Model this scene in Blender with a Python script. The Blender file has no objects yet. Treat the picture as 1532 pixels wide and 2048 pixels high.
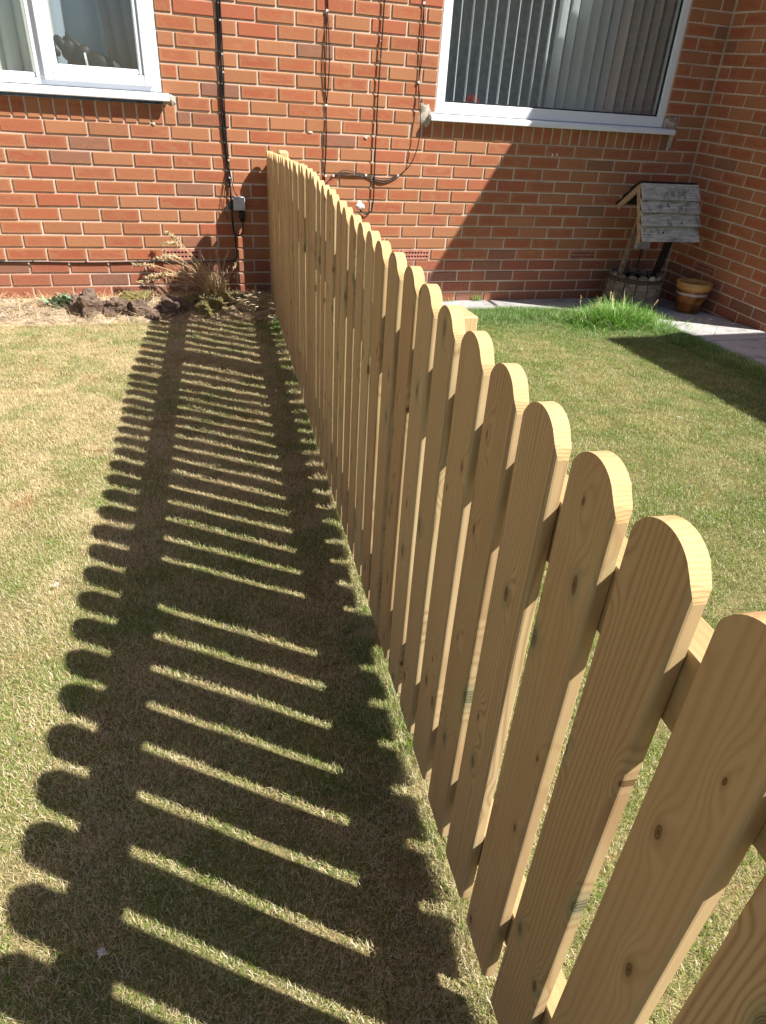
import bpy, math, random
import numpy as np
from mathutils import Vector, Matrix, noise

random.seed(7)
rng = np.random.default_rng(7)
SC = bpy.context.scene
COL = SC.collection
PI = math.pi
R = math.radians

# ------------------------------------------------------------------ camera
cam_d = bpy.data.cameras.new('camera')
cam = bpy.data.objects.new('camera', cam_d)
COL.objects.link(cam)
SC.camera = cam
cam_d.sensor_fit = 'VERTICAL'
cam_d.sensor_height = 24.0
cam_d.lens = 24.0 * 1318.57 / 2048.0
cam_d.clip_start = 0.02
cam_d.clip_end = 400
_R = [[0.9555472452914375, -0.10676572396569793, 0.27482820488811865],
      [-0.2897402904549887, -0.5126223096491489, 0.8082505377276477],
      [0.05458961534031988, -0.8519503787404834, -0.5207691677326372]]
cam.matrix_world = Matrix([[_R[0][0], -_R[0][1], -_R[0][2], 0.56617],
                           [_R[1][0], -_R[1][1], -_R[1][2], -4.60830],
                           [_R[2][0], -_R[2][1], -_R[2][2], 1.14683],
                           [0, 0, 0, 1]])
CAMP = Vector((0.56617, -4.6083, 1.14683))


def project(p):
    d = [p[i] - CAMP[i] for i in range(3)]
    c = [sum(_R[i][j] * d[i] for i in range(3)) for j in range(3)]
    if c[2] < .05:
        return None
    return 766 + 1318.57 * c[0] / c[2], 1024 + 1318.57 * c[1] / c[2], c[2]


# ------------------------------------------------------------------ world and sun
AZ, EL = R(36.5), R(46.0)
sun_dir = Vector((-math.cos(EL) * math.cos(AZ), math.cos(EL) * math.sin(AZ), -math.sin(EL)))
W = bpy.data.worlds.new('World')
SC.world = W
W.use_nodes = True
wn = W.node_tree
wn.nodes.clear()
sky = wn.nodes.new('ShaderNodeTexSky')
sky.sky_type = 'NISHITA'
sky.sun_disc = False
sky.sun_elevation = EL
# sun stands towards +X -Y : rotation measured clockwise from +Y
sky.sun_rotation = math.atan2(-sun_dir.x, -sun_dir.y)
sky.air_density = 1.0
sky.dust_density = 1.2
sky.ozone_density = 1.0
bg = wn.nodes.new('ShaderNodeBackground')
bg.inputs['Strength'].default_value = 0.05
wo = wn.nodes.new('ShaderNodeOutputWorld')
wn.links.new(sky.outputs[0], bg.inputs[0])
wn.links.new(bg.outputs[0], wo.inputs[0])
sl = bpy.data.lights.new('sun', 'SUN')
sl.energy = 5.0
sl.angle = R(0.53)
sl.color = (1.0, 0.945, 0.86)
sun = bpy.data.objects.new('sun', sl)
COL.objects.link(sun)
sun.rotation_mode = 'QUATERNION'
sun.rotation_quaternion = sun_dir.to_track_quat('-Z', 'Y')
sun.location = (6, -5, 8)

SC.view_settings.view_transform = 'Standard'
SC.view_settings.look = 'None'
SC.view_settings.exposure = 1.02
SC.view_settings.gamma = 1.0
SC.view_settings.use_curve_mapping = False
SC.render.engine = 'CYCLES'
SC.cycles.max_bounces = 6
SC.cycles.diffuse_bounces = 3
SC.cycles.transparent_max_bounces = 8
SC.cycles.use_denoising = True


# ------------------------------------------------------------------ node helpers
class NT:
    def __init__(s, name):
        s.m = bpy.data.materials.new(name)
        s.m.use_nodes = True
        s.t = s.m.node_tree
        s.t.nodes.clear()
        s.out = s.t.nodes.new('ShaderNodeOutputMaterial')

    def n(s, typ, **kw):
        nd = s.t.nodes.new(typ)
        for k, v in kw.items():
            if k.startswith('i_'):
                key = k[2:]
                key = int(key) if key.isdigit() else key.replace('_', ' ')
                s.set(nd.inputs[key], v)
            else:
                setattr(nd, k, v)
        return nd

    def set(s, inp, v):
        if hasattr(v, 'node') or isinstance(v, bpy.types.NodeSocket):
            s.t.links.new(v, inp)
        else:
            try:
                inp.default_value = v
            except Exception:
                inp.default_value = (*v, 1) if len(v) == 3 else v[:3]

    def math(s, op, a, b=None, c=None, clamp=False):
        nd = s.n('ShaderNodeMath', operation=op, use_clamp=clamp)
        s.set(nd.inputs[0], a)
        if b is not None:
            s.set(nd.inputs[1], b)
        if c is not None:
            s.set(nd.inputs[2], c)
        return nd.outputs[0]

    def vmath(s, op, a, b=None):
        nd = s.n('ShaderNodeVectorMath', operation=op)
        s.set(nd.inputs[0], a)
        if b is not None:
            s.set(nd.inputs[3] if op == 'SCALE' else nd.inputs[1], b)
        return nd.outputs[0]

    def mix(s, f, a, b, blend='MIX'):
        nd = s.n('ShaderNodeMix', data_type='RGBA', blend_type=blend)
        s.set(nd.inputs[0], f)
        s.set(nd.inputs[6], a if not isinstance(a, tuple) else (*a, 1))
        s.set(nd.inputs[7], b if not isinstance(b, tuple) else (*b, 1))
        return nd.outputs[2]

    def ramp(s, v, lo, hi, a=0.0, b=1.0):
        nd = s.n('ShaderNodeMapRange', interpolation_type='SMOOTHSTEP')
        s.set(nd.inputs[0], v)
        for i, x in zip((1, 2, 3, 4), (lo, hi, a, b)):
            s.set(nd.inputs[i], x)
        return nd.outputs[0]

    def noise(s, vec, scale, detail=3, rough=.55, dist=0.0, col=False):
        nd = s.n('ShaderNodeTexNoise')
        if vec is not None:
            s.set(nd.inputs['Vector'], vec)
        nd.inputs['Scale'].default_value = scale
        nd.inputs['Detail'].default_value = detail
        nd.inputs['Roughness'].default_value = rough
        nd.inputs['Distortion'].default_value = dist
        return nd.outputs['Color' if col else 'Fac']

    def mapv(s, vec, scale=(1, 1, 1), loc=(0, 0, 0), rot=(0, 0, 0)):
        nd = s.n('ShaderNodeMapping')
        s.set(nd.inputs[0], vec)
        nd.inputs['Scale'].default_value = scale
        nd.inputs['Location'].default_value = loc
        nd.inputs['Rotation'].default_value = rot
        return nd.outputs[0]

    def bump(s, h, strength=.3, dist=.002):
        nd = s.n('ShaderNodeBump')
        s.set(nd.inputs['Height'], h)
        nd.inputs['Strength'].default_value = strength
        nd.inputs['Distance'].default_value = dist
        return nd.outputs[0]

    def bsdf(s, col, rough=.8, normal=None, spec=.3, **kw):
        nd = s.n('ShaderNodeBsdfPrincipled')
        s.set(nd.inputs['Base Color'], col if not isinstance(col, tuple) else (*col, 1))
        s.set(nd.inputs['Roughness'], rough)
        nd.inputs['Specular IOR Level'].default_value = spec
        if normal is not None:
            s.set(nd.inputs['Normal'], normal)
        for k, v in kw.items():
            s.set(nd.inputs[k.replace('_', ' ')], v)
        return nd.outputs[0]

    def done(s, sh):
        s.t.links.new(sh, s.out.inputs[0])
        return s.m


def obj_coord(t, offset=True):
    tc = t.n('ShaderNodeTexCoord').outputs['Object']
    if not offset:
        return tc
    r = t.n('ShaderNodeObjectInfo').outputs['Random']
    v = t.vmath('SCALE', t.n('ShaderNodeCombineXYZ', i_0=r, i_1=t.math('MULTIPLY', r, 3.7), i_2=t.math('MULTIPLY', r, 7.3)).outputs[0], 31.0)
    return t.vmath('ADD', tc, v)


# ------------------------------------------------------------------ materials
def mat_simple(name, col, rough=.7, var=.12, scale=20, spec=.3, bump=.2, bd=.001, **kw):
    t = NT(name)
    p = t.n('ShaderNodeTexCoord').outputs['Object']
    n1 = t.noise(p, scale, 4)
    n2 = t.noise(p, scale * 7, 3)
    d = tuple(c * (1 - var * 2) for c in col)
    l = tuple(min(1, c * (1 + var)) for c in col)
    c = t.mix(t.ramp(n1, .3, .7), d, l)
    return t.done(t.bsdf(c, rough, t.bump(n2, bump, bd), spec, **kw))


def mat_brick(name, plinth=False):
    t = NT(name)
    uv = t.n('ShaderNodeUVMap', uv_map='UVMap').outputs[0]
    sep = t.n('ShaderNodeSeparateXYZ', i_0=uv)
    u, v = sep.outputs[0], sep.outputs[1]
    at = t.n('ShaderNodeAttribute', attribute_name='brnd').outputs['Fac']
    r0 = t.n('ShaderNodeObjectInfo').outputs['Random']
    rnd = t.math('FRACT', t.math('ADD', r0, at))
    r2 = t.math('FRACT', t.math('MULTIPLY', rnd, 17.31))
    r3 = t.math('FRACT', t.math('MULTIPLY', rnd, 57.77))
    r4 = t.math('FRACT', t.math('MULTIPLY', rnd, 131.1))
    geo = t.n('ShaderNodeNewGeometry').outputs['Position']
    # heart of the brick: redder towards the middle, edges buff
    ex = t.math('MINIMUM', u, t.math('SUBTRACT', 1.0, u))
    ey = t.math('MINIMUM', v, t.math('SUBTRACT', 1.0, v))
    nw = t.noise(t.mapv(geo, (.45, .45, 1)), 30, 4, .6)
    cx = t.math('MULTIPLY', t.ramp(ex, .02, .11), t.ramp(ey, .07, .26))
    heart = t.math('MULTIPLY', cx, t.ramp(nw, .30, .56, .12, 1))
    heart = t.math('MULTIPLY', heart, t.ramp(r2, .22, .5, .12, 1))
    if plinth:
        buff = t.mix(r3, (.25, .095, .065), (.31, .12, .08))
        red = (.26, .065, .048)
    else:
        buff = t.mix(r3, (.31, .14, .072), (.43, .19, .095))
        red = t.mix(r4, (.37, .09, .045), (.30, .06, .038))
    c = t.mix(t.math('MULTIPLY', heart, .88), buff, red)
    # some bricks wholly red, some purple grey
    c = t.mix(t.ramp(r2, .92, .96), c, (.36, .095, .055) if not plinth else (.27, .075, .055))
    pur = t.math('MULTIPLY', t.ramp(r4, .93, .95) if not plinth else t.ramp(r4, .6, .8), t.ramp(nw, .25, .6, .45, .95))
    c = t.mix(pur, c, (.19, .105, .085) if not plinth else (.15, .085, .075))
    # edge darkening by firing (burnt arrises), kiss marks
    burnt = t.math('MULTIPLY', t.ramp(ey, .0, .1, 1, 0), t.ramp(t.noise(geo, 9, 2), .45, .7))
    c = t.mix(t.math('MULTIPLY', burnt, .55), c, (.20, .10, .07))
    c = t.mix(t.math('MULTIPLY', t.ramp(r3, 0, 1), .25), c, (.30, .14, .08))
    c = t.mix(t.ramp(t.noise(geo, 1.3, 4, .6), .35, .7, 0, .28), c, (.20, .10, .065))
    c = t.mix(t.ramp(t.noise(geo, 3.1, 4, .6), .62, .78, 0, .22), c, (.55, .42, .33))
    # fine sandy speckle, pits, pale specks
    fine = t.noise(geo, 420, 2)
    c = t.mix(t.ramp(fine, .35, .65, 0, .28), c, (.60, .27, .12))
    gs = t.mapv(geo, (1, 1, .45))
    pit = t.noise(gs, 260, 2)
    c = t.mix(t.ramp(pit, .68, .74), c, (.07, .03, .02))
    c = t.mix(t.ramp(t.noise(geo, 310, 1), .755, .80, 0, .8), c, (.75, .58, .38))
    h = t.math('ADD', t.math('MULTIPLY', t.noise(gs, 150, 4, .65), .8), t.math('MULTIPLY', pit, -.5))
    return t.done(t.bsdf(c, .86, t.bump(h, .55, .0025), .22))


def mat_mortar():
    t = NT('mortar')
    p = t.n('ShaderNodeNewGeometry').outputs['Position']
    n1, n2, n3 = t.noise(p, 5, 4), t.noise(p, 130, 4, .7), t.noise(p, 38, 3)
    c = t.mix(t.ramp(n1, .3, .7), (.52, .40, .32), (.68, .56, .47))
    c = t.mix(t.ramp(n3, .58, .75, 0, .6), c, (.36, .27, .22))
    return t.done(t.bsdf(c, .95, t.bump(n2, .7, .004), .1))


def mat_wood(name, c1, c2, ring, vert=True, knots=True, green=.5):
    t = NT(name)
    p = obj_coord(t)
    rnd = t.n('ShaderNodeObjectInfo').outputs['Random']
    if not vert:  # grain runs along object y
        p = t.mapv(p, (1, 1, 1), rot=(R(90), 0, 0))
    sep = t.n('ShaderNodeSeparateXYZ', i_0=p)
    x, y, z = sep.outputs
    kv = t.n('ShaderNodeCombineXYZ', i_0=x, i_1=t.math('MULTIPLY', z, .42), i_2=0.0).outputs[0]
    vo = t.n('ShaderNodeTexVoronoi', feature='F1', voronoi_dimensions='2D')
    t.set(vo.inputs['Vector'], t.vmath('ADD', kv, t.vmath('SCALE', t.noise(kv, 26, 2, col=True), .006)))
    vo.inputs['Scale'].default_value = 14.5
    d = vo.outputs['Distance']
    keep = t.math('GREATER_THAN', t.n('ShaderNodeSeparateColor', i_0=vo.outputs['Color']).outputs[0], .12)
    big = t.n('ShaderNodeSeparateColor', i_0=vo.outputs['Color']).outputs[1]
    # annual rings, bowed round the knots
    low = t.noise(t.n('ShaderNodeCombineXYZ', i_0=x, i_1=y, i_2=t.math('MULTIPLY', z, .09)).outputs[0], 16, 2)
    bend = t.math('MULTIPLY', t.math('MULTIPLY', t.ramp(d, .0, .36, .018, 0), keep), 1.0)
    xx = t.math('ADD', t.math('ADD', x, bend), t.math('MULTIPLY', low, .05))
    ringv = t.math('SINE', t.math('MULTIPLY', xx, t.math('ADD', 560.0, t.math('MULTIPLY', rnd, 620.0))))
    ringv = t.math('POWER', t.math('ADD', t.math('MULTIPLY', ringv, .5), .5), 2.2)
    fib = t.noise(t.n('ShaderNodeCombineXYZ', i_0=xx, i_1=y, i_2=t.math('MULTIPLY', z, .02)).outputs[0], 620, 3, .6)
    wide = t.noise(t.n('ShaderNodeCombineXYZ', i_0=xx, i_1=y, i_2=t.math('MULTIPLY', z, .06)).outputs[0], 42, 3, .6)
    base = t.mix(rnd, c1, c2)
    base = t.mix(t.ramp(wide, .35, .7, 0, .55), base, tuple(a * b for a, b in zip(c1, (.80, .76, .66))))
    base = t.mix(t.ramp(t.math('FRACT', t.math('MULTIPLY', rnd, 41.3)), 0, 1, 0, .5), base, (.40, .28, .145))
    base = t.mix(t.ramp(t.math('FRACT', t.math('MULTIPLY', rnd, 77.7)), .4, 1, 0, .45), base, (.60, .50, .29))
    # green tint left by the preservative in some boards
    g = t.math('MULTIPLY', t.ramp(t.noise(p, 7, 2), .48, .68), t.ramp(t.math('FRACT', t.math('MULTIPLY', rnd, 9.7)), .3, .9, .1, green))
    base = t.mix(g, base, (.50, .47, .23))
    amp = t.ramp(t.math('FRACT', t.math('MULTIPLY', rnd, 23.1)), 0, 1, .3, .78)
    c = t.mix(t.math('MULTIPLY', ringv, amp), base, ring)
    c = t.mix(t.ramp(fib, .3, .75, 0, .3), c, tuple(a * .78 for a in c1))
    if knots:
        rad = t.ramp(big, 0, 1, .03, .10)
        halo = t.math('MULTIPLY', t.ramp(t.math('DIVIDE', d, rad), 1.0, 2.6, .55, 0), keep)
        c = t.mix(halo, c, t.mix(t.math('GREATER_THAN', big, .6), (.33, .22, .11), (.26, .28, .16)))
        rk = t.math('SINE', t.math('MULTIPLY', d, 260.0))
        kn = t.math('MULTIPLY', t.ramp(t.math('DIVIDE', d, rad), .75, 1.05, 1, 0), keep)
        kc = t.mix(t.math('GREATER_THAN', big, .7), t.mix(t.ramp(rk, -1, 1), (.13, .07, .035), (.26, .16, .075)),
                   t.mix(t.ramp(rk, -1, 1), (.12, .12, .075), (.28, .25, .14)))
        kc = t.mix(t.ramp(t.math('DIVIDE', d, rad), .0, .4, .8, 0), kc, (.06, .03, .015))
        c = t.mix(kn, c, kc)
    h = t.math('ADD', t.math('MULTIPLY', fib, .6), t.math('MULTIPLY', ringv, .35))
    return t.done(t.bsdf(c, .62, t.bump(h, .22, .0012), .28))


def mat_endgrain():
    t = NT('sawn_end_grain')
    p = obj_coord(t)
    q = t.mapv(p, (1, 1, 1), rot=(0, R(24), 0))
    sep = t.n('ShaderNodeSeparateXYZ', i_0=q)
    n0 = t.noise(p, 30, 3)
    w = t.math('SINE', t.math('ADD', t.math('MULTIPLY', sep.outputs[2], 1500.0), t.math('MULTIPLY', n0, 16.0)))
    w = t.ramp(w, -.2, .9)
    rnd = t.n('ShaderNodeObjectInfo').outputs['Random']
    c = t.mix(rnd, (.62, .40, .20), (.60, .45, .235))
    c = t.mix(t.math('MULTIPLY', w, .38), c, (.50, .30, .12))
    c = t.mix(t.ramp(n0, .5, .75, 0, .5), c, (.60, .38, .17))
    return t.done(t.bsdf(c, .8, t.bump(w, .25, .001), .15))


def mat_grass(name, mode='lawn'):
    t = NT(name)
    pos = t.n('ShaderNodeNewGeometry').outputs['Position']
    b = t.n('ShaderNodeAttribute', attribute_name='bl').outputs['Fac']
    hgt = t.n('ShaderNodeAttribute', attribute_name='bh').outputs['Fac']
    rnd = t.n('ShaderNodeObjectInfo').outputs['Random']
    r = t.math('FRACT', t.math('ADD', b, rnd))
    r2 = t.math('FRACT', t.math('MULTIPLY', r, 13.7))
    if mode == 'lawn':
        sep = t.n('ShaderNodeSeparateXYZ', i_0=pos)
        x, y = sep.outputs[0], sep.outputs[1]
        p2 = t.mapv(pos, (1, 1, 0))
        n1 = t.noise(p2, 2.1, 3, .6)
        n2 = t.noise(p2, 8.5, 3, .6)
        dry = t.math('ADD', t.ramp(n1, .36, .62, .0, .50), t.ramp(n2, .36, .62, .0, .36))
        left = t.ramp(x, .9, 1.4, 1, 0)
        far = t.ramp(y, -3.6, -2.2)
        dry = t.math('ADD', dry, t.math('MULTIPLY', left, t.math('ADD', t.math('MULTIPLY', far, .32), .02)))
        dry = t.math('SUBTRACT', dry, t.math('MULTIPLY', t.math('SUBTRACT', 1.0, left), .30))
        # lush along the paved path on the right
        lush = t.math('MULTIPLY', t.math('SUBTRACT', 1.0, left),
                      t.ramp(t.math('ADD', y, t.math('MAXIMUM', 0.0, t.math('MULTIPLY', t.math('SUBTRACT', x, 2.4), .62))), -1.05, -.52))
        dry = t.math('SUBTRACT', dry, t.math('MULTIPLY', lush, 1.1))
        isdry = t.math('LESS_THAN', r, dry)
        green = t.mix(r2, (.12, .23, .03), (.30, .42, .07))
        green = t.mix(lush, green, t.mix(r2, (.09, .22, .03), (.20, .37, .07)))
        straw = t.mix(r2, (.60, .47, .22), (.88, .76, .47))
        straw = t.mix(t.math('MULTIPLY', t.math('SUBTRACT', 1.0, left), .55), straw, (.60, .56, .22))
        straw = t.mix(t.math('MULTIPLY', t.ramp(t.noise(p2, 5.3, 3), .56, .72), .7), straw, (.52, .27, .10))
        c = t.mix(isdry, green, straw)
        c = t.mix(t.math('GREATER_THAN', r2, .9), c, (.92, .86, .64))
    elif mode == 'lush':
        c = t.mix(r2, (.08, .25, .025), (.26, .49, .09))
        c = t.mix(t.math('GREATER_THAN', r, .93), c, (.50, .48, .20))
        c = t.mix(t.math('GREATER_THAN', r2, .9), c, (.50, .68, .30))
    else:
        c = t.mix(r2, (.66, .50, .27), (.90, .76, .48))
        c = t.mix(t.math('GREATER_THAN', r2, .85), c, (.46, .25, .12))
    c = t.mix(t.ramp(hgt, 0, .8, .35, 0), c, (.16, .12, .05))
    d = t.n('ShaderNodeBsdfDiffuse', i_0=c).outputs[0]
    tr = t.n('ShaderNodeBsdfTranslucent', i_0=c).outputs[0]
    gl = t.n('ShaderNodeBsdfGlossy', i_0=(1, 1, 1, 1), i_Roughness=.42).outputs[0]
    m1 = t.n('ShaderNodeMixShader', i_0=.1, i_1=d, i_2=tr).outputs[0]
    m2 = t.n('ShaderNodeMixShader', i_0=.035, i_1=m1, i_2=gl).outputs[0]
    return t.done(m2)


def mat_thatch():
    t = NT('lawn_thatch')
    p = t.n('ShaderNodeNewGeometry').outputs['Position']
    n1 = t.noise(p, 3, 3)
    n2 = t.noise(p, 60, 4, .7)
    n3 = t.noise(p, 260, 3, .7)
    c = t.mix(t.ramp(n2, .3, .7), (.07, .06, .025), (.22, .175, .08))
    c = t.mix(t.ramp(n1, .4, .7, 0, .5), c, (.12, .14, .04))
    c = t.mix(t.ramp(n3, .35, .65, 0, .6), c, (.40, .33, .18))
    return t.done(t.bsdf(c, .95, t.bump(n2, .8, .01), .05))


def mat_concrete():
    t = NT('concrete_slab')
    p = obj_coord(t)
    n1, n2, n3 = t.noise(p, 3, 4), t.noise(p, 90, 4, .7), t.noise(p, 400, 2)
    c = t.mix(t.ramp(n1, .3, .7), (.36, .36, .36), (.54, .53, .52))
    c = t.mix(t.ramp(n3, .62, .7, 0, .5), c, (.2, .18, .17))
    c = t.mix(t.ramp(t.noise(p, 9, 5, .65), .48, .66, 0, .7), c, (.25, .235, .225))
    return t.done(t.bsdf(c, .9, t.bump(n2, .5, .004), .15))


def mat_clod():
    t = NT('turf_soil')
    p = obj_coord(t)
    n1, n2 = t.noise(p, 30, 4, .7), t.noise(p, 160, 4, .7)
    c = t.mix(t.ramp(n1, .3, .7), (.13, .09, .07), (.29, .21, .165))
    c = t.mix(t.ramp(n2, .55, .75, 0, .5), c, (.30, .22, .16))
    return t.done(t.bsdf(c, .95, t.bump(t.math('ADD', n1, n2), 1, .012), .05))


def mat_moss():
    t = NT('dry_moss')
    p = obj_coord(t)
    n1, n2 = t.noise(p, 25, 4, .7), t.noise(p, 220, 4, .8)
    c = t.mix(t.ramp(n1, .3, .7), (.12, .10, .03), (.30, .26, .09))
    c = t.mix(t.ramp(n2, .5, .7, 0, .6), c, (.45, .40, .19))
    return t.done(t.bsdf(c, .95, t.bump(n2, 1, .012), .05))


def mat_oldwood(name, dark, light):
    t = NT(name)
    p = obj_coord(t)
    q = t.mapv(p, (.12, 1, 1))
    n1, n2 = t.noise(q, 70, 4, .7), t.noise(p, 16, 4, .65)
    kn = t.noise(p, 34, 2)
    c = t.mix(t.ramp(n1, .3, .7), dark, light)
    c = t.mix(t.ramp(n2, .5, .68, 0, .75), c, tuple(a * .45 for a in dark))
    c = t.mix(t.ramp(kn, .68, .72), c, (.03, .028, .028))
    return t.done(t.bsdf(c, .85, t.bump(n1, .8, .003), .15))


def mat_glass():
    t = NT('window_glass')
    ge = t.n('ShaderNodeNewGeometry')
    dt = t.n('ShaderNodeVectorMath', operation='DOT_PRODUCT', i_0=ge.outputs['Normal'], i_1=ge.outputs['Incoming']).outputs['Value']
    f = t.math('POWER', t.math('SUBTRACT', 1.0, t.math('ABSOLUTE', dt), clamp=True), 5.0)
    f = t.math('ADD', t.math('MULTIPLY', f, .9), .10, clamp=True)
    tr = t.n('ShaderNodeBsdfTransparent', i_0=(.95, .975, .98, 1)).outputs[0]
    gl = t.n('ShaderNodeBsdfGlossy', i_0=(.9, .95, 1, 1), i_Roughness=.02).outputs[0]
    return t.done(t.n('ShaderNodeMixShader', i_0=f, i_1=tr, i_2=gl).outputs[0])


def mat_cloth(name, col, trans=.3):
    t = NT(name)
    p = t.n('ShaderNodeTexCoord').outputs['Object']
    n = t.noise(p, 300, 2)
    c = t.mix(t.ramp(n, .3, .7, 0, .2), col, tuple(a * .7 for a in col))
    d = t.n('ShaderNodeBsdfDiffuse', i_0=c).outputs[0]
    tr = t.n('ShaderNodeBsdfTranslucent', i_0=c).outputs[0]
    return t.done(t.n('ShaderNodeMixShader', i_0=trans, i_1=d, i_2=tr).outputs[0])


def mat_farbrick():
    t = NT('plain_brickwork')
    p = t.n('ShaderNodeTexCoord').outputs['Object']
    sep = t.n('ShaderNodeSeparateXYZ', i_0=p)
    q = t.n('ShaderNodeCombineXYZ', i_0=t.math('ADD', sep.outputs[0], sep.outputs[1]), i_1=sep.outputs[2], i_2=0.0).outputs[0]
    b = t.n('ShaderNodeTexBrick')
    t.set(b.inputs['Vector'], q)
    b.inputs['Color1'].default_value = (.40, .16, .08, 1)
    b.inputs['Color2'].default_value = (.30, .09, .05, 1)
    b.inputs['Mortar'].default_value = (.45, .37, .31, 1)
    b.inputs['Scale'].default_value = 1
    b.inputs['Mortar Size'].default_value = .006
    b.inputs['Brick Width'].default_value = .225
    b.inputs['Row Height'].default_value = .075
    return t.done(t.bsdf(b.outputs['Color'], .9, None, .15))


M = {}
M['brick'] = mat_brick('facing_brick')
M['plinth'] = mat_brick('plinth_brick', True)
M['mortar'] = mat_mortar()
M['picket'] = mat_wood('treated_pine', (.555, .395, .215), (.54, .425, .245), (.33, .20, .10))
M['rail'] = mat_wood('treated_pine_rail', (.50, .35, .175), (.48, .36, .19), (.36, .22, .10), vert=False)
M['post'] = mat_wood('treated_pine_post', (.60, .47, .25), (.60, .47, .25), (.48, .32, .15), knots=False)
M['end'] = mat_endgrain()
M['lawn'] = mat_grass('lawn_blades', 'lawn')
M['lush'] = mat_grass('lush_blades', 'lush')
M['straw'] = mat_grass('dead_stalks', 'straw')
M['thatch'] = mat_thatch()
M['slab'] = mat_concrete()
M['clod'] = mat_clod()
M['moss'] = mat_moss()
M['soil'] = mat_simple('dry_soil', (.44, .35, .25), .95, .25, 14, .05, 1, .01)
M['upvc'] = mat_simple('white_upvc', (.76, .80, .86), .32, .015, 3, .45, .02)
M['gasket'] = mat_simple('black_gasket', (.02, .02, .022), .5)
M['glass'] = mat_glass()
M['blind'] = mat_cloth('blind_fabric', (.80, .83, .83), .45)
M['cream'] = mat_cloth('cream_curtain', (.80, .79, .68), .3)
M['grey'] = mat_cloth('grey_curtain', (.46, .52, .58), .3)
M['brown'] = mat_cloth('brown_curtain', (.22, .12, .09), .1)
M['room'] = mat_simple('room_paint', (.72, .80, .88), .9)
M['render'] = mat_simple('pale_render', (.74, .77, .80), .9)
M['cable'] = mat_simple('black_cable', (.014, .013, .014), .45, .1, 30, .4)
M['cable_brown'] = mat_simple('cable_and_shadow_brown', (.085, .058, .045), .6, .2, 30, .3)  # brown mixes the black cable with its shadow on the brick
M['clip'] = mat_simple('clip_plastic', (.70, .68, .64), .5)
M['boxgrey'] = mat_simple('grey_plastic', (.52, .54, .58), .45, .05, 12)
M['filler'] = mat_simple('cement_smear', (.52, .45, .38), .95, .22, 25, .1, .9, .006)
M['white'] = mat_simple('white_filler', (.78, .76, .74), .9, .1, 30, .1, .6, .004)
M['terra'] = mat_simple('air_brick_clay', (.46, .20, .145), .85, .15, 30)
M['dark'] = mat_simple('hole_shade_and_nail_black', (.012, .010, .009), .95)
M['roofwood'] = mat_oldwood('weathered_board', (.31, .295, .265), (.61, .59, .54))
M['stavewood'] = mat_oldwood('old_stave', (.10, .08, .065), (.23, .195, .17))
M['stavetop'] = mat_oldwood('pale_stave_top', (.24, .21, .18), (.38, .35, .31))
M['postwood'] = mat_oldwood('old_post', (.13, .10, .07), (.26, .20, .14))
M['barge'] = mat_oldwood('brown_barge_board', (.30, .20, .13), (.46, .33, .23))
M['blackwood'] = mat_simple('near_black_wood', (.02, .017, .015), .9, .2, 30)
M['rope'] = mat_simple('old_rope', (.10, .075, .055), .9, .3, 90, .1, 1, .004)
M['glaze'] = mat_simple('ochre_glaze', (.30, .115, .03), .28, .3, 22, .6, .3, .003)
M['glaze2'] = mat_simple('pale_ochre_glaze', (.50, .28, .09), .32, .12, 22, .5, .2, .002)
M['paleband'] = mat_simple('pale_glaze_band', (.50, .44, .43), .3, .08, 20, .5)
M['horse'] = mat_simple('dark_horse_glaze', (.03, .018, .013), .5, .3, 20, .25)
M['horsewhite'] = mat_simple('white_glaze', (.75, .72, .68), .3)
M['red'] = mat_simple('red_petals', (.55, .06, .06), .6)
M['tile'] = mat_simple('roof_tile', (.16, .10, .08), .9, .2, 6)
M['feather'] = mat_simple('white_feather', (.85, .84, .82), .9)
M['stone'] = mat_simple('pale_gravel', (.50, .45, .40), .9, .25, 14, .1, .6, .004)
M['farbrick'] = mat_farbrick()
M['door'] = mat_simple('garage_door_paint', (.55, .56, .55), .5)
M['thistle'] = mat_simple('grey_green_leaf', (.22, .33, .20), .7, .25, 30)
M['steel'] = mat_simple('screw_steel', (.35, .34, .33), .4, Metallic=.8)


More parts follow.
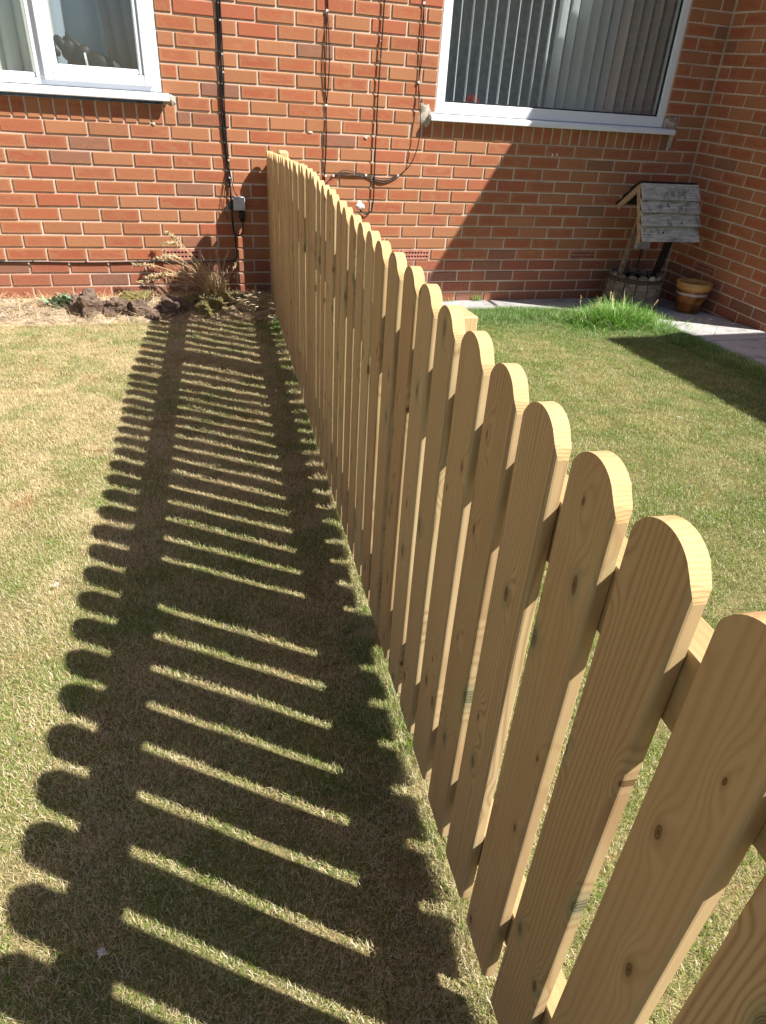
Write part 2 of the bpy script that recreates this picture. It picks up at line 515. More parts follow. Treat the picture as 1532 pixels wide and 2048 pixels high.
# ------------------------------------------------------------------ mesh helpers
class MB:
    def __init__(s):
        s.v, s.f, s.m, s.uv, s.att = [], [], [], [], []

    def add(s, verts, faces, mi=0, uvs=None, a=0.0):
        o = len(s.v)
        s.v += [tuple(p) for p in verts]
        for i, f in enumerate(faces):
            s.f.append(tuple(o + k for k in f))
            s.m.append(mi)
            s.uv.append([uvs[k] for k in f] if uvs else None)
        s.att += [a] * len(verts)

    def box(s, a, b, mi=0, M_=None):
        x0, y0, z0 = a
        x1, y1, z1 = b
        v = [Vector(p) for p in ((x0, y0, z0), (x1, y0, z0), (x1, y1, z0), (x0, y1, z0), (x0, y0, z1), (x1, y0, z1), (x1, y1, z1), (x0, y1, z1))]
        if M_ is not None:
            v = [M_ @ p for p in v]
        s.add(v, [(3, 2, 1, 0), (4, 5, 6, 7), (0, 1, 5, 4), (1, 2, 6, 5), (2, 3, 7, 6), (3, 0, 4, 7)], mi)

    def bbox(s, a, b, c=.002, mi=0, M_=None):
        """box with chamfered edges"""
        x = (a[0], b[0]); y = (a[1], b[1]); z = (a[2], b[2])
        c = min(c, *(abs(q[1] - q[0]) * .45 for q in (x, y, z)))
        v = []
        idx = {}
        for i in (0, 1):
            for j in (0, 1):
                for k in (0, 1):
                    sx, sy, sz = (1 - 2 * i) * c, (1 - 2 * j) * c, (1 - 2 * k) * c
                    for ax, p in enumerate(((x[i], y[j] + sy, z[k] + sz), (x[i] + sx, y[j], z[k] + sz), (x[i] + sx, y[j] + sy, z[k]))):
                        idx[(i, j, k, ax)] = len(v)
                        v.append(Vector(p))
        F = []
        for ax in range(3):
            for e in (0, 1):
                o = [(0, 0), (1, 0), (1, 1), (0, 1)]
                q = []
                for (m, n) in o:
                    t = [0, 0, 0]
                    t[ax] = e
                    t[(ax + 1) % 3] = m
                    t[(ax + 2) % 3] = n
                    q.append(idx[(*t, ax)])
                F.append(tuple(q if e else q[::-1]))
        for ax in range(3):
            a1, a2 = (ax + 1) % 3, (ax + 2) % 3
            for m in (0, 1):
                for n in (0, 1):
                    t0, t1 = [0, 0, 0], [0, 0, 0]
                    t0[ax], t1[ax] = 0, 1
                    t0[a1] = t1[a1] = m
                    t0[a2] = t1[a2] = n
                    q = [idx[(*t0, a1)], idx[(*t1, a1)], idx[(*t1, a2)], idx[(*t0, a2)]]
                    F.append(tuple(q if (m == n) else q[::-1]))
        for i in (0, 1):
            for j in (0, 1):
                for k in (0, 1):
                    q = [idx[(i, j, k, 0)], idx[(i, j, k, 1)], idx[(i, j, k, 2)]]
                    F.append(tuple(q if (i + j + k) % 2 else q[::-1]))
        if M_ is not None:
            v = [M_ @ p for p in v]
        s.add(v, F, mi)

    def tube(s, pts, r, n=8, mi=0, cap=True):
        pts = [Vector(p) for p in pts]
        rr = r if hasattr(r, '__len__') else [r] * len(pts)
        V = []
        up = Vector((0, 0, 1))
        prev = None
        for i, p in enumerate(pts):
            d = (pts[min(i + 1, len(pts) - 1)] - pts[max(i - 1, 0)]).normalized()
            if prev is None:
                a = d.cross(up)
                if a.length < .1:
                    a = d.cross(Vector((1, 0, 0)))
                a.normalize()
            else:
                a = (prev - d * prev.dot(d)).normalized()
            prev = a
            b = d.cross(a)
            for k in range(n):
                th = 2 * PI * k / n
                V.append(p + (a * math.cos(th) + b * math.sin(th)) * rr[i])
        F = []
        for i in range(len(pts) - 1):
            for k in range(n):
                F.append((i * n + k, i * n + (k + 1) % n, (i + 1) * n + (k + 1) % n, (i + 1) * n + k))
        if cap:
            F.append(tuple(range(n))[::-1])
            F.append(tuple((len(pts) - 1) * n + k for k in range(n)))
        s.add(V, F, mi)

    def lathe(s, prof, n=32, mi=0, c=(0, 0, 0), wob=None):
        V = []
        for (r, z) in prof:
            for k in range(n):
                th = 2 * PI * k / n
                q = r + (wob(th, r, z) if wob else 0)
                V.append((c[0] + q * math.cos(th), c[1] + q * math.sin(th), c[2] + z))
        F = []
        for i in range(len(prof) - 1):
            for k in range(n):
                F.append((i * n + k, i * n + (k + 1) % n, (i + 1) * n + (k + 1) % n, (i + 1) * n + k))
        s.add(V, F, mi)

    def mesh(s, name, mats, smooth=False, att=None):
        me = bpy.data.meshes.new(name)
        me.from_pydata(s.v, [], s.f)
        for m in (mats if isinstance(mats, (list, tuple)) else [mats]):
            me.materials.append(m)
        me.polygons.foreach_set('material_index', s.m)
        if any(u is not None for u in s.uv):
            L = me.uv_layers.new(name='UVMap')
            flat = []
            for f, u in zip(s.f, s.uv):
                if u is None:
                    flat += [.5, .5] * len(f)
                else:
                    for q in u:
                        flat += [q[0], q[1]]
            L.data.foreach_set('uv', flat)
        if att:
            A = me.attributes.new(att, 'FLOAT', 'POINT')
            A.data.foreach_set('value', s.att)
        if smooth:
            me.polygons.foreach_set('use_smooth', [True] * len(me.polygons))
        me.update()
        return me

    def build(s, name, mats, parent=None, smooth=False, att=None, **tags):
        return link(name, s.mesh(name, mats, smooth, att), parent, **tags)


def link(name, me, parent=None, loc=None, rot=None, **tags):
    o = bpy.data.objects.new(name, me)
    COL.objects.link(o)
    if parent is not None:
        o.parent = parent
    if loc is not None:
        o.location = loc
    if rot is not None:
        o.rotation_euler = rot
    tag(o, **tags)
    return o


def tag(o, label=None, category=None, group=None, kind=None):
    if label:
        o['label'] = label
    if category:
        o['category'] = category
    if group:
        o['group'] = group
    if kind:
        o['kind'] = kind
    return o


def thing(name, label, category, loc=(0, 0, 0), group=None):
    o = bpy.data.objects.new(name, None)
    o.empty_display_size = .05
    COL.objects.link(o)
    o.location = loc
    return tag(o, label, category, group)


# ------------------------------------------------------------------ ground
def fenceX(Y):
    return 1.2259 + .0728 * Y - .0007 * Y * Y


def rise(x, y):
    return .016 * max(0, min(1, (x - 1.6) / 1.2)) * max(0, min(1, (-y - .5) / .6))


EDGE = [(1.20, -.40), (1.8, -.42), (2.52, -.47), (2.95, -.50), (3.15, -.55), (3.42, -.74), (3.60, -.95), (3.69, -1.2), (3.74, -1.6), (3.76, -2.2), (3.8, -3.2), (3.85, -6.5)]


def edge_y(x):
    """lawn edge height in y for x on the right lawn"""
    for (a, b), (c, d) in zip(EDGE, EDGE[1:]):
        if a <= x <= c:
            return b + (d - b) * (x - a) / (c - a)
    return -.4 if x < 1.2 else -7


g = MB()
xs = [-60, -20, -6, -3] + [round(-2 + .25 * i, 3) for i in range(29)] + [8, 20, 60]
ys = [-60, -20, -9] + [round(-7 + .25 * i, 3) for i in range(31)] + [4, 12, 60]
for y in ys:
    for x in xs:
        z = -.004 + .006 * noise.noise((x * 1.3, y * 1.3, 0)) if abs(x) < 7 and y > -8 else -.02
        z += rise(x, y) if -7 < y and x < 4 else 0
        if y > -.6 and x > 1.25:
            z -= .09
        if y > -.1:
            z -= .08
        if x > 3.7:
            z -= .09
        g.v.append((x, y, z))
        g.att.append(0)
for j in range(len(ys) - 1):
    for i in range(len(xs) - 1):
        a = j * len(xs) + i
        g.f.append((a, a + 1, a + 1 + len(xs), a + len(xs)))
        g.m.append(0)
        g.uv.append(None)
g.build('ground', M['thatch'], kind='structure', smooth=True)


def bed_z(x, y):
    t_ = max(0, min(1, (y + .56) / .3))
    return -.012 + .045 * t_ * t_ * (3 - 2 * t_) + (.018 * noise.noise((x * 9, y * 9, 3)) + .01 * noise.noise((x * 30, y * 30, 1))) * t_


b_ = MB()
nx, ny = 150, 34
for j in range(ny):
    for i in range(nx):
        x, y = -2.2 + 3.42 * i / (nx - 1), -.60 + .61 * j / (ny - 1)
        b_.v.append((x, y, bed_z(x, y)))
        b_.att.append(0)
for j in range(ny - 1):
    for i in range(nx - 1):
        a = j * nx + i
        b_.f.append((a, a + 1, a + 1 + nx, a + nx))
        b_.m.append(0)
        b_.uv.append(None)
b_.build('soil', M['soil'], kind='structure', smooth=True)


# paved path : slabs with recessed joints, laid to a slight fall
def path_z(y):
    return -.036 - .042 * max(y, -1.2)


path = MB()
path.add([(1.26, .05, -.085), (1.26, -1.35, -.085), (3.2, -1.35, -.06), (3.2, -6.5, -.06), (9, -6.5, -.06), (9, .05, -.085)], [(0, 1, 2, 3, 4, 5)])
path_o = path.build('path', M['soil'], kind='structure')


def slab(poly, name='paving_slab'):
    m = MB()
    n = len(poly)
    ins = []
    c = Vector((sum(p[0] for p in poly) / n, sum(p[1] for p in poly) / n))
    for p in poly:
        d = (Vector(p) - c)
        ins.append(Vector(p) - d.normalized() * .007)
    V = [(p[0], p[1], path_z(p[1])) for p in ins] + [(p[0], p[1], path_z(p[1]) - .006) for p in poly] + [(p[0], p[1], path_z(p[1]) - .05) for p in poly]
    F = [tuple(range(n))]
    for k in range(n):
        k2 = (k + 1) % n
        F.append((k, n + k, n + k2, k2))
        F.append((n + k, 2 * n + k, 2 * n + k2, n + k2))
    m.add(V, F)
    return m.build(name, M['slab'], path_o)


slab([(1.27, 0), (1.27, -.55), (2.785, -.55), (2.845, 0)])
slab([(2.87, 0), (2.81, -.56), (3.15, -.61), (3.42, -.80), (3.60, -1.02), (3.66, -1.275), (4.37, -1.275), (4.37, 0)])
slab([(3.67, -1.30), (3.68, -2.5), (4.40, -2.5), (4.61, -1.30)])
slab([(4.64, -1.30), (4.43, -2.5), (5.8, -2.5), (5.8, -1.17), (4.4, -1.17), (4.4, -1.27)])
slab([(3.70, -2.525), (3.74, -3.9), (5.8, -3.9), (5.8, -2.525)])
slab([(3.75, -3.925), (3.80, -5.3), (5.8, -5.3), (5.8, -3.925)])

# ------------------------------------------------------------------ the house
house = thing('brick_house', 'orange and red brick house wall with two white windows behind the lawn', 'house')
Z0 = 1.0
FX1 = 4.388
SIDE_END = -1.135


def side_dz(y):
    return -.048 * abs(y)


# mortar backing walls (with openings left for windows)
fw = MB()
D = .10
YM = .0065
for (x0, x1, z0, z1) in ((-2.3, -1.25, -.3, 2.6), (-1.25, .65, -.3, 1.10), (.65, 2.311, -.3, 2.6), (2.311, 4.04, -.3, 1.10), (4.04, FX1 + .3, -.3, 2.6), (-1.25, .65, 2.3, 2.6), (2.311, 4.04, 2.3, 2.6)):
    fw.box((x0, YM, z0), (x1, YM + D, z1))
front_wall = fw.build('front_wall', M['mortar'], house)
sw = MB()
sw.box((FX1 + YM, SIDE_END + .1, -.3), (FX1 + .1, YM, 2.6))
sw.box((FX1 + YM, SIDE_END + .01, -.3), (9.0, SIDE_END + .1, 2.6))
side_wall = sw.build('side_wall', M['mortar'], house)

brick_cache = {}


def brick_geo(L, H, dep=.05, split=None, seedv=0):
    """front face lies in the xz-plane at y=0 facing -y, centred on x,z"""
    c = .0035
    x, z = L / 2, H / 2
    V = [(-x + c, 0, -z + c), (x - c, 0, -z + c), (x - c, 0, z - c), (-x + c, 0, z - c),
         (-x, c * 1.2, -z), (x, c * 1.2, -z), (x, c * 1.2, z), (-x, c * 1.2, z),
         (-x, dep, -z), (x, dep, -z), (x, dep, z), (-x, dep, z)]
    F = [(0, 1, 2, 3), (4, 5, 1, 0), (5, 6, 2, 1), (6, 7, 3, 2), (7, 4, 0, 3), (8, 9, 5, 4), (9, 10, 6, 5), (10, 11, 7, 6), (11, 8, 4, 7)]
    s = .215
    UV = []
    for p in V:
        uu = (p[0] + x) / max(L, 1e-6)
        vv = (p[2] + z) / H
        if L < .15 and H < .08:
            uu = uu * (L / s)
        UV.append((uu, vv))
    return V, F, UV


def brick_mesh(L, H, mat):
    key = (round(L, 3), round(H, 3), mat)
    if key not in brick_cache:
        m = MB()
        V, F, UV = brick_geo(*key[:2])
        m.add(V, F, 0, UV)
        brick_cache[key] = m.mesh('brick', M[mat])
    return brick_cache[key]


BR = []  # (wall, x_along, z, L, H, mat, name)


def add_row(wall, k, perps, lo, hi, holes):
    z = Z0 - (k - .5) * .075
    mat = 'plinth' if k >= 11 else 'brick'
    edges = [lo] + [p for p in perps if lo + .03 < p < hi - .03] + [hi]
    for a, b in zip(edges, edges[1:]):
        segs = [(a, b)]
        for (h0, h1) in holes:
            ns = []
            for (s0, s1) in segs:
                if h1 <= s0 or h0 >= s1:
                    ns.append((s0, s1))
                else:
                    if h0 - s0 > .035:
                        ns.append((s0, h0))
                    if s1 - h1 > .035:
                        ns.append((h1, s1))
            segs = ns
        for (s0, s1) in segs:
            e0 = 0 if s0 == lo else .0056
            e1 = 0 if s1 == hi and wall == 'side' else .0056
            L = s1 - s0 - e0 - e1
            BR.append([wall, (s0 + e0 + s1 - e1) / 2, z, L, .0638, mat])


for k in range(-19, 15):
    if k >= 1:
        off = 0.0 if k % 2 else .1125
    elif k == 0:
        off = .125
    elif k == -1:
        off = .015
    else:
        off = .070 if k % 2 else .186
    perps = [off + .225 * i + random.uniform(-.003, .003) for i in range(-12, 22)]
    if k <= -2:
        perps = [p for p in perps if p < 2.31] + [4.283 if k % 2 else 4.165]
    holes = []
    if k == 10:
        perps = [.1125 + .225 * i for i in range(-12, 22)]
        holes = [(.5625, .7875), (2.1375, 2.3625), (3.4875, 3.7125)]
    if k == 0:
        holes = [(-1.33, .717), (2.158, 4.185)]
    if k == -1:
        holes = [(-1.33, .724), (2.245, 4.150)]
    if -16 <= k <= -2:
        holes = [(-1.25, .648), (2.313, 4.043)]
    if k == 0 or k == -1:
        perps = [p for p in perps if p < 2.2] + ([4.283] if k == -1 else [])
    add_row('front', k, perps, -2.3, FX1, holes)
    off = (-.098 + .0022 * (k + 1)) if k % 2 == 0 else (-.208 + .0022 * (k + 1))
    perps = sorted([-(off - .225 * i) for i in range(0, 6)])
    holes = []
    if k == 10:
        holes = [(perps[1], perps[2])]
        SIDE_AIR = (perps[1], perps[2])
    add_row('side', k, perps, 0.008, -SIDE_END - .006, holes)
# soldier courses under the sills
SOL = []
for i in range(27):
    SOL.append((.681 - .0722 * i, 1.002, 1.098))
for i in range(28):
    SOL.append((2.194 + .0727 * i, 1.002, 1.098))


def brick_matrix(wall, s, z, jit=0.0):
    if wall == 'front':
        return Matrix.Translation((s, jit, z))
    return Matrix.Translation((FX1 + jit, -s, z + side_dz(s))) @ Matrix.Rotation(R(-90), 4, 'Z') @ Matrix.Rotation(0, 4, 'Y')


rank = []
for i, b in enumerate(BR):
    Mx = brick_matrix(b[0], b[1], b[2])
    c = Mx @ Vector((0, 0, 0))
    q = project(c)
    ok = q and -40 < q[0] < 1570 and -15 < q[1] < 2048
    area = 0
    if ok:
        p = [project(Mx @ Vector(v)) for v in ((-b[3] / 2, 0, -b[4] / 2), (b[3] / 2, 0, -b[4] / 2), (b[3] / 2, 0, b[4] / 2), (-b[3] / 2, 0, b[4] / 2))]
        area = abs(sum(p[k][0] * p[(k + 1) % 4][1] - p[(k + 1) % 4][0] * p[k][1] for k in range(4))) / 2
    rank.append((-area, i))
rank.sort()
single = set(i for a, i in rank[:300])
joined = {'front': {'brick': MB(), 'plinth': MB()}, 'side': {'brick': MB(), 'plinth': MB()}}
for i, b in enumerate(BR):
    wall, s, z, L, H, mat = b
    jit = random.uniform(-.0015, .0012)
    Mx = brick_matrix(wall, s, z + random.uniform(-.0012, .0012), jit)
    Mx = Mx @ Matrix.Rotation(random.gauss(0, .003), 4, 'Y') @ Matrix.Rotation(random.gauss(0, .004), 4, 'Z')
    if wall == 'side':
        Mx = Mx @ Matrix.Rotation(-.048, 4, 'Y').inverted()
    par = front_wall if wall == 'front' else side_wall
    if i in single:
        o = bpy.data.objects.new('brick', brick_mesh(L, H, mat))
        COL.objects.link(o)
        o.parent = par
        o.matrix_local = Mx
    else:
        V, F, UV = brick_geo(L, H)
        joined[wall][mat].add([Mx @ Vector(v) for v in V], F, 0, UV, random.random())
for k in range(-19, 15):
    for i in range(0, 12):
        x = FX1 + .225 * i + (.1125 if k % 2 else .0)
        for (a_, b_) in ([(FX1 + .001, FX1 + .1125)] if (i == 0 and k % 2) else []) + [(x, x + .225)]:
            L = b_ - a_ - .011 - (.004 if a_ < FX1 + .01 else 0)
            V, F, UV = brick_geo(L, .0638)
            zz = Z0 - (k - .5) * .075 + side_dz(1.135)
            off_ = .0035 if a_ < FX1 + .01 else .0055
            joined['side']['plinth' if k >= 11 else 'brick'].add([(v[0] + a_ + off_ + L / 2, v[1] + SIDE_END + .003, v[2] + zz) for v in V], F, 0, UV, random.random())
for wall, par in (('front', front_wall), ('side', side_wall)):
    m = joined[wall]
    for kk in ('brick', 'plinth'):
        if m[kk].v:
            m[kk].build('brickwork', M[kk], par, att='brnd', kind='stuff')
for (x, z0, z1) in SOL:
    o = link('soldier_brick', brick_mesh(.0625, z1 - z0, 'brick'), front_wall, (x, random.uniform(-.001, .001), (z0 + z1) / 2))
# cement smears at the sill ends and round the cable hole
def smear(cx, cz, rx, rz, mat, name='mortar_patch', y=-.004, seed=0, parent=None):
    m = MB()
    n = 22
    V = [(cx, y - .0035, cz)]
    for ring, (f, dy) in enumerate(((.6, -.0025), (1.0, .0065))):
        for k in range(n):
            th = 2 * PI * k / n
            w = 1 + .5 * noise.noise((math.cos(th) * 1.7 + seed, math.sin(th) * 1.7, seed * 3.1))
            V.append((cx + rx * f * w * math.cos(th), y + dy, cz + rz * f * w * math.sin(th)))
    F = [(0, 1 + k, 1 + (k + 1) % n)[::-1] for k in range(n)] + [(1 + k, 1 + n + k, 1 + n + (k + 1) % n, 1 + (k + 1) % n)[::-1] for k in range(n)]
    m.add(V, F)
    return m.build(name, mat, parent or front_wall, smooth=True)


smear(.702, 1.125, .022, .028, M['filler'], seed=1)
smear(2.245, 1.13, .05, .07, M['filler'], seed=2)
smear(4.10, 1.175, .055, .040, M['filler'], seed=3, y=-.012)
smear(4.135, 1.06, .022, .06, M['filler'], seed=4)
smear(1.838, .592, .035, .028, M['white'], seed=5, y=-.003)
smear(.98, .57, .02, .02, M['filler'], seed=6)
for q in ((3.20, .94), (3.235, .943)):
    smear(q[0], q[1], .006, .012, M['white'], 'mortar_fleck', seed=q[0])
smear(1.50, 1.0, .02, .012, M['filler'], seed=8, y=-.001)
smear(1.86, .985, .016, .012, M['filler'], seed=9, y=-.001)
smear(.585, 1.0, .013, .012, M['filler'], seed=10, y=-.001)


def air_brick(mx, parent, w=.213):
    m = MB()
    h = .064
    cols, rows = 9, 2
    hw, hh = w * .62 / cols, .0125
    px = w * .92 / cols
    m.box((-w / 2 + .001, .0046, -h / 2 + .001), (w / 2 - .001, .05, h / 2 - .001), 1)  # near-black plate paints the shade inside the shallow holes
    xs_ = [-w / 2]
    for i in range(cols):
        cx = (i - (cols - 1) / 2) * px
        xs_ += [cx - hw / 2, cx + hw / 2]
    xs_.append(w / 2)
    zs_ = [-h / 2, -.0135 - hh / 2, -.0135 + hh / 2, .0115 - hh / 2, .0115 + hh / 2, h / 2]
    for r_ in (0, 2, 4):
        m.box((-w / 2, 0, zs_[r_]), (w / 2, .0048 if 0 < r_ < 4 else .022, zs_[r_ + 1]))
    for r_ in (1, 3):
        for i in range(0, len(xs_), 2):
            m.box((xs_[i], .0006, zs_[r_]), (xs_[i + 1], .0052, zs_[r_ + 1]))
    o = m.build('air_brick', [M['terra'], M['dark']], parent)
    o.matrix_local = mx
    return o


for cx in (.675, 2.25, 3.6):
    air_brick(Matrix.Translation((cx, -.001, .2875)), front_wall)
c_ = (SIDE_AIR[0] + SIDE_AIR[1]) / 2
air_brick(brick_matrix('side', c_, .2875, -.001) @ Matrix.Rotation(.048, 4, 'Y'), side_wall)

# body of the house above and behind, porch roof and rooms (mostly out of frame)
hb = MB()
hb.box((-2.3, .0, 2.62), (9.0, .3, 5.2))
hb.box((-2.55, .0, -.3), (-2.3, .3, 2.62))
hb.box((-14, .001, -.3), (-2.55, .3, 5.2))
hb.box((9, -1.1, -.3), (9.2, .3, 5.2))
hb.box((-14, 7.8, -.3), (9.2, 8, 5.2))
hb.build('upper_wall', M['farbrick'], house)
rf = MB()
rf.add([(-14.4, -.35, 5.15), (9.5, -.35, 5.15), (9.5, 4, 7.6), (-14.4, 4, 7.6), (9.5, 8.3, 5.15), (-14.4, 8.3, 5.15),
        (-14.4, -.35, 5.28), (9.5, -.35, 5.28), (9.5, 4, 7.75), (-14.4, 4, 7.75), (9.5, 8.3, 5.28), (-14.4, 8.3, 5.28)],
       [(0, 1, 2, 3), (3, 2, 4, 5), (7, 6, 9, 8), (8, 9, 11, 10), (0, 6, 7, 1), (4, 10, 11, 5), (0, 3, 9, 6), (3, 5, 11, 9), (1, 7, 8, 2), (2, 8, 10, 4)])
rf.build('roof', M['tile'], house)
pr_ = MB()
ya, za, gsl = -1.46, 2.67, .57
zb_ = za - ya * gsl
x0_, x1_ = 4.34, 9.3
pr_.add([(x0_, ya, za - .12), (x1_, ya, za - .12), (x1_, -.001, zb_ - .12), (x0_, -.001, zb_ - .12), (x0_, ya, za), (x1_, ya, za), (x1_, -.001, zb_), (x0_, -.001, zb_)],
        [(3, 2, 1, 0), (4, 5, 6, 7), (0, 1, 5, 4), (1, 2, 6, 5), (2, 3, 7, 6), (3, 0, 4, 7)])
pr_.build('porch_roof', M['tile'], house)
gb = MB()
gb.add([(FX1 + .002, SIDE_END + .01, 2.6), (FX1 + .002, -.002, 2.6), (FX1 + .002, -.002, zb_ - .121), (FX1 + .002, SIDE_END + .01, za - .121 - (ya - SIDE_END) * gsl),
        (FX1 + .1, SIDE_END + .01, 2.6), (FX1 + .1, -.002, 2.6), (FX1 + .1, -.002, zb_ - .121), (FX1 + .1, SIDE_END + .01, za - .121 - (ya - SIDE_END) * gsl)],
       [(0, 1, 2, 3), (7, 6, 5, 4), (0, 4, 5, 1), (1, 5, 6, 2), (2, 6, 7, 3), (3, 7, 4, 0)])
gb.box((FX1 + .1, SIDE_END + .012, 2.6), (9, SIDE_END + .1, za + .05))
gb.build('porch_gable', M['farbrick'], house)
rm = MB()
for (x0, x1) in ((-2.2, 1.2), (1.6, 4.9)):
    z0, z1, y1 = .1, 2.55, 1.9
    V = [(x0, .13, z0), (x1, .13, z0), (x1, y1, z0), (x0, y1, z0), (x0, .13, z1), (x1, .13, z1), (x1, y1, z1), (x0, y1, z1)]
    rm.add(V, [(0, 1, 2, 3), (7, 6, 5, 4), (3, 2, 6, 7), (0, 3, 7, 4), (2, 1, 5, 6)])
rm.build('room_wall', M['room'], house)


# ------------------------------------------------------------------ windows
def frame_bar(m, x0, x1, z0, z1, y0, y1, c=.004, mi=0):
    m.bbox((x0, y0, z0), (x1, y1, z1), c, mi)


def window(x0, x1, z0, z1, fl, fr, fb, ft, label):
    m = MB()
    yf, yb = .004, .075
    m.bbox((x0, yf, z0), (x0 + fl, yb, z1), .004)
    m.bbox((x1 - fr, yf, z0), (x1, yb, z1), .004)
    m.bbox((x0 + fl, yf + .0012, z0), (x1 - fr, yb, z0 + fb), .004)
    m.bbox((x0 + fl, yf + .0012, z1 - ft), (x1 - fr, yb, z1), .004)
    w = m.build('window', M['upvc'], house)
    w['label'] = label
    return w


# right window : one large fixed pane
w2 = window(2.311, 4.04, 1.140, 2.30, .062, .056, .066, .066, 'large white framed window over the path')
gk = MB()
for a in ((2.373, 1.206, 2.379, 2.234), (3.978, 1.206, 3.984, 2.234), (2.379, 1.206, 3.978, 1.214), (2.379, 2.226, 3.978, 2.234)):
    gk.box((a[0], .018, a[1]), (a[2], .034, a[3]))
gk.build('gasket', M['gasket'], w2)
pn = MB()
pn.box((2.373, .030, 1.206), (3.984, .034, 2.234))
pn.build('pane', M['glass'], w2)


def sill(x0, x1, zt, zb, w):
    m = MB()
    prof = [(.0, zt), (-.035, zt - .004), (-.050, zt - .008), (-.056, zt - .016), (-.056, zb + .004), (-.052, zb), (-.044, zb), (-.044, zb + .008), (0.0, zb + .008), (.0, zb + .012)]
    n = len(prof)
    V = [(x0, y, z) for y, z in prof] + [(x1, y, z) for y, z in prof]
    F = [(k, k + 1, n + k + 1, n + k) for k in range(n - 1)] + [(n - 1, 0, n, 2 * n - 1)]
    F += [tuple(range(n))[::-1], tuple(range(n, 2 * n))]
    m.add(V, F)
    return m.build('sill', M['upvc'], w)


sill(2.270, 4.119, 1.139, 1.100, w2)
# left window : fixed light and an opening casement
w1 = window(-1.25, .65, 1.157, 2.30, .055, .046, .034, .05, 'white framed window with fixed pane and casement')
m = MB()
m.bbox((.008, .004, 1.191), (.056, .075, 2.25), .004)
m.build('mullion', M['upvc'], w1)
m = MB()
m.bbox((-.64, .0055, 1.191), (-.59, .075, 2.25), .004)
m.build('mullion', M['upvc'], w1)
m = MB()
m.bbox((-.59, .012, 1.191), (.008, .06, 1.213), .006)
m.bbox((-1.195, .012, 1.191), (-.64, .06, 1.213), .006)
m.build('glazing_bead', M['upvc'], w1)
m = MB()
sx0, sx1, sz0, sz1 = .050, .608, 1.183, 2.262
for (a, b, c, d, y) in ((sx0, sz0, sx0 + .046, sz1, -.016), (sx1 - .046, sz0, sx1, sz1, -.016), (sx0 + .046, sz0, sx1 - .046, sz0 + .05, -.0155), (sx0 + .046, sz1 - .05, sx1 - .046, sz1, -.0155)):
    m.bbox((a, y, b), (c, .03, d), .005)
for (a, b, c, d, y) in ((sx0 + .046, sz0 + .05, sx0 + .072, sz1 - .05, -.006), (sx1 - .072, sz0 + .05, sx1 - .046, sz1 - .05, -.006), (sx0 + .072, sz0 + .05, sx1 - .072, sz0 + .076, -.0055), (sx0 + .072, sz1 - .076, sx1 - .072, sz1 - .05, -.0055)):
    m.bbox((a, y, b), (c, .026, d), .007)
m.build('casement', M['upvc'], w1)
pn = MB()
pn.box((sx0 + .06, .016, sz0 + .06), (sx1 - .06, .020, sz1 - .06))
pn.build('pane', M['glass'], w1)
pn = MB()
pn.box((-.595, .034, 1.205), (.012, .038, 2.255))
pn.build('pane', M['glass'], w1)
pn = MB()
pn.box((-1.20, .034, 1.205), (-.635, .038, 2.255))
pn.build('pane', M['glass'], w1)
sill(-1.33, .687, 1.156, 1.115, w1)
ib = MB()
ib.bbox((-1.25, .077, 1.16), (.65, .30, 1.185), .004)
ib.bbox((2.311, .077, 1.15), (4.04, .30, 1.178), .004)
ib.build('window_board', M['upvc'], house)

# vertical blind in the right window
bl = thing('vertical_blind', 'pale vertical blind hanging inside the large right window', 'blind', (3.17, .13, 1.19))
m = MB()
m.bbox((2.33 - 3.17, -.02, 1.06), (4.03 - 3.17, .03, 1.10), .003)
m.build('headrail', M['upvc'], bl)
slat_cache = {}
NS = 21
for i in range(NS):
    X = 2.40 + i * .0785
    phi = math.atan2(X - .566, 4.74)
    if i <= 9:
        al = phi - R((6, 2.5, 7, 7, 6.5, 9, 3, 6, 9, 13)[i])
    else:
        al = phi - R((46, 38, 52, 48, 40, 36, 44, 40, 38, 36, 34)[i - 10])
    m = MB()
    n = 5
    V = []
    for zz in (0.012, 1.06):
        for k in range(n):
            t_ = (k / (n - 1) - .5)
            bow = .006 * (1 - 4 * t_ * t_)
            a, b = t_ * .089, bow
            V.append((a * math.sin(al) + b * math.cos(al), a * math.cos(al) - b * math.sin(al), zz))
    F = [(k, k + 1, n + k + 1, n + k) for k in range(n - 1)]
    m.add(V, F)
    m.build('slat', M['blind'], bl, smooth=True).location = (X - 3.17, 0, 0)


def curtain(name, x0, x1, y, z0, z1, amp, wl, mat, label, lean=0.0):
    m = MB()
    n = max(12, int((x1 - x0) / .006))
    V = []
    for j in range(5):
        f = j / 4
        for i in range(n):
            x = x0 + (x1 - x0) * i / (n - 1)
            ph = x / wl * 2 * PI + 1.3 * noise.noise((x * 7, f * .6, y * 5))
            a = amp * (1.15 - .3 * f)
            V.append((x + lean * f + a * .5 * math.cos(ph), y + a * math.sin(ph), z0 + (z1 - z0) * f))
    F = [(j * n + i, j * n + i + 1, (j + 1) * n + i + 1, (j + 1) * n + i) for j in range(4) for i in range(n - 1)]
    m.add(V, F)
    o = m.build(name, mat, smooth=True)
    tag(o, label, 'curtain')
    return o


curtain('curtain', -.42, .115, .15, 1.19, 2.28, .022, .088, M['cream'], 'cream curtain in soft folds behind the fixed pane')
curtain('curtain', .06, .46, .26, 1.19, 2.28, .016, .15, M['grey'], 'grey net curtain behind the casement pane', .0)
curtain('curtain', .40, .56, .20, 1.19, 2.28, .03, .07, M['brown'], 'dark brown curtain fold behind the casement pane', -.09)
curtain('curtain', .47, .70, .26, 1.19, 2.28, .02, .06, M['grey'], 'dim grey curtain at the right edge of the casement pane')

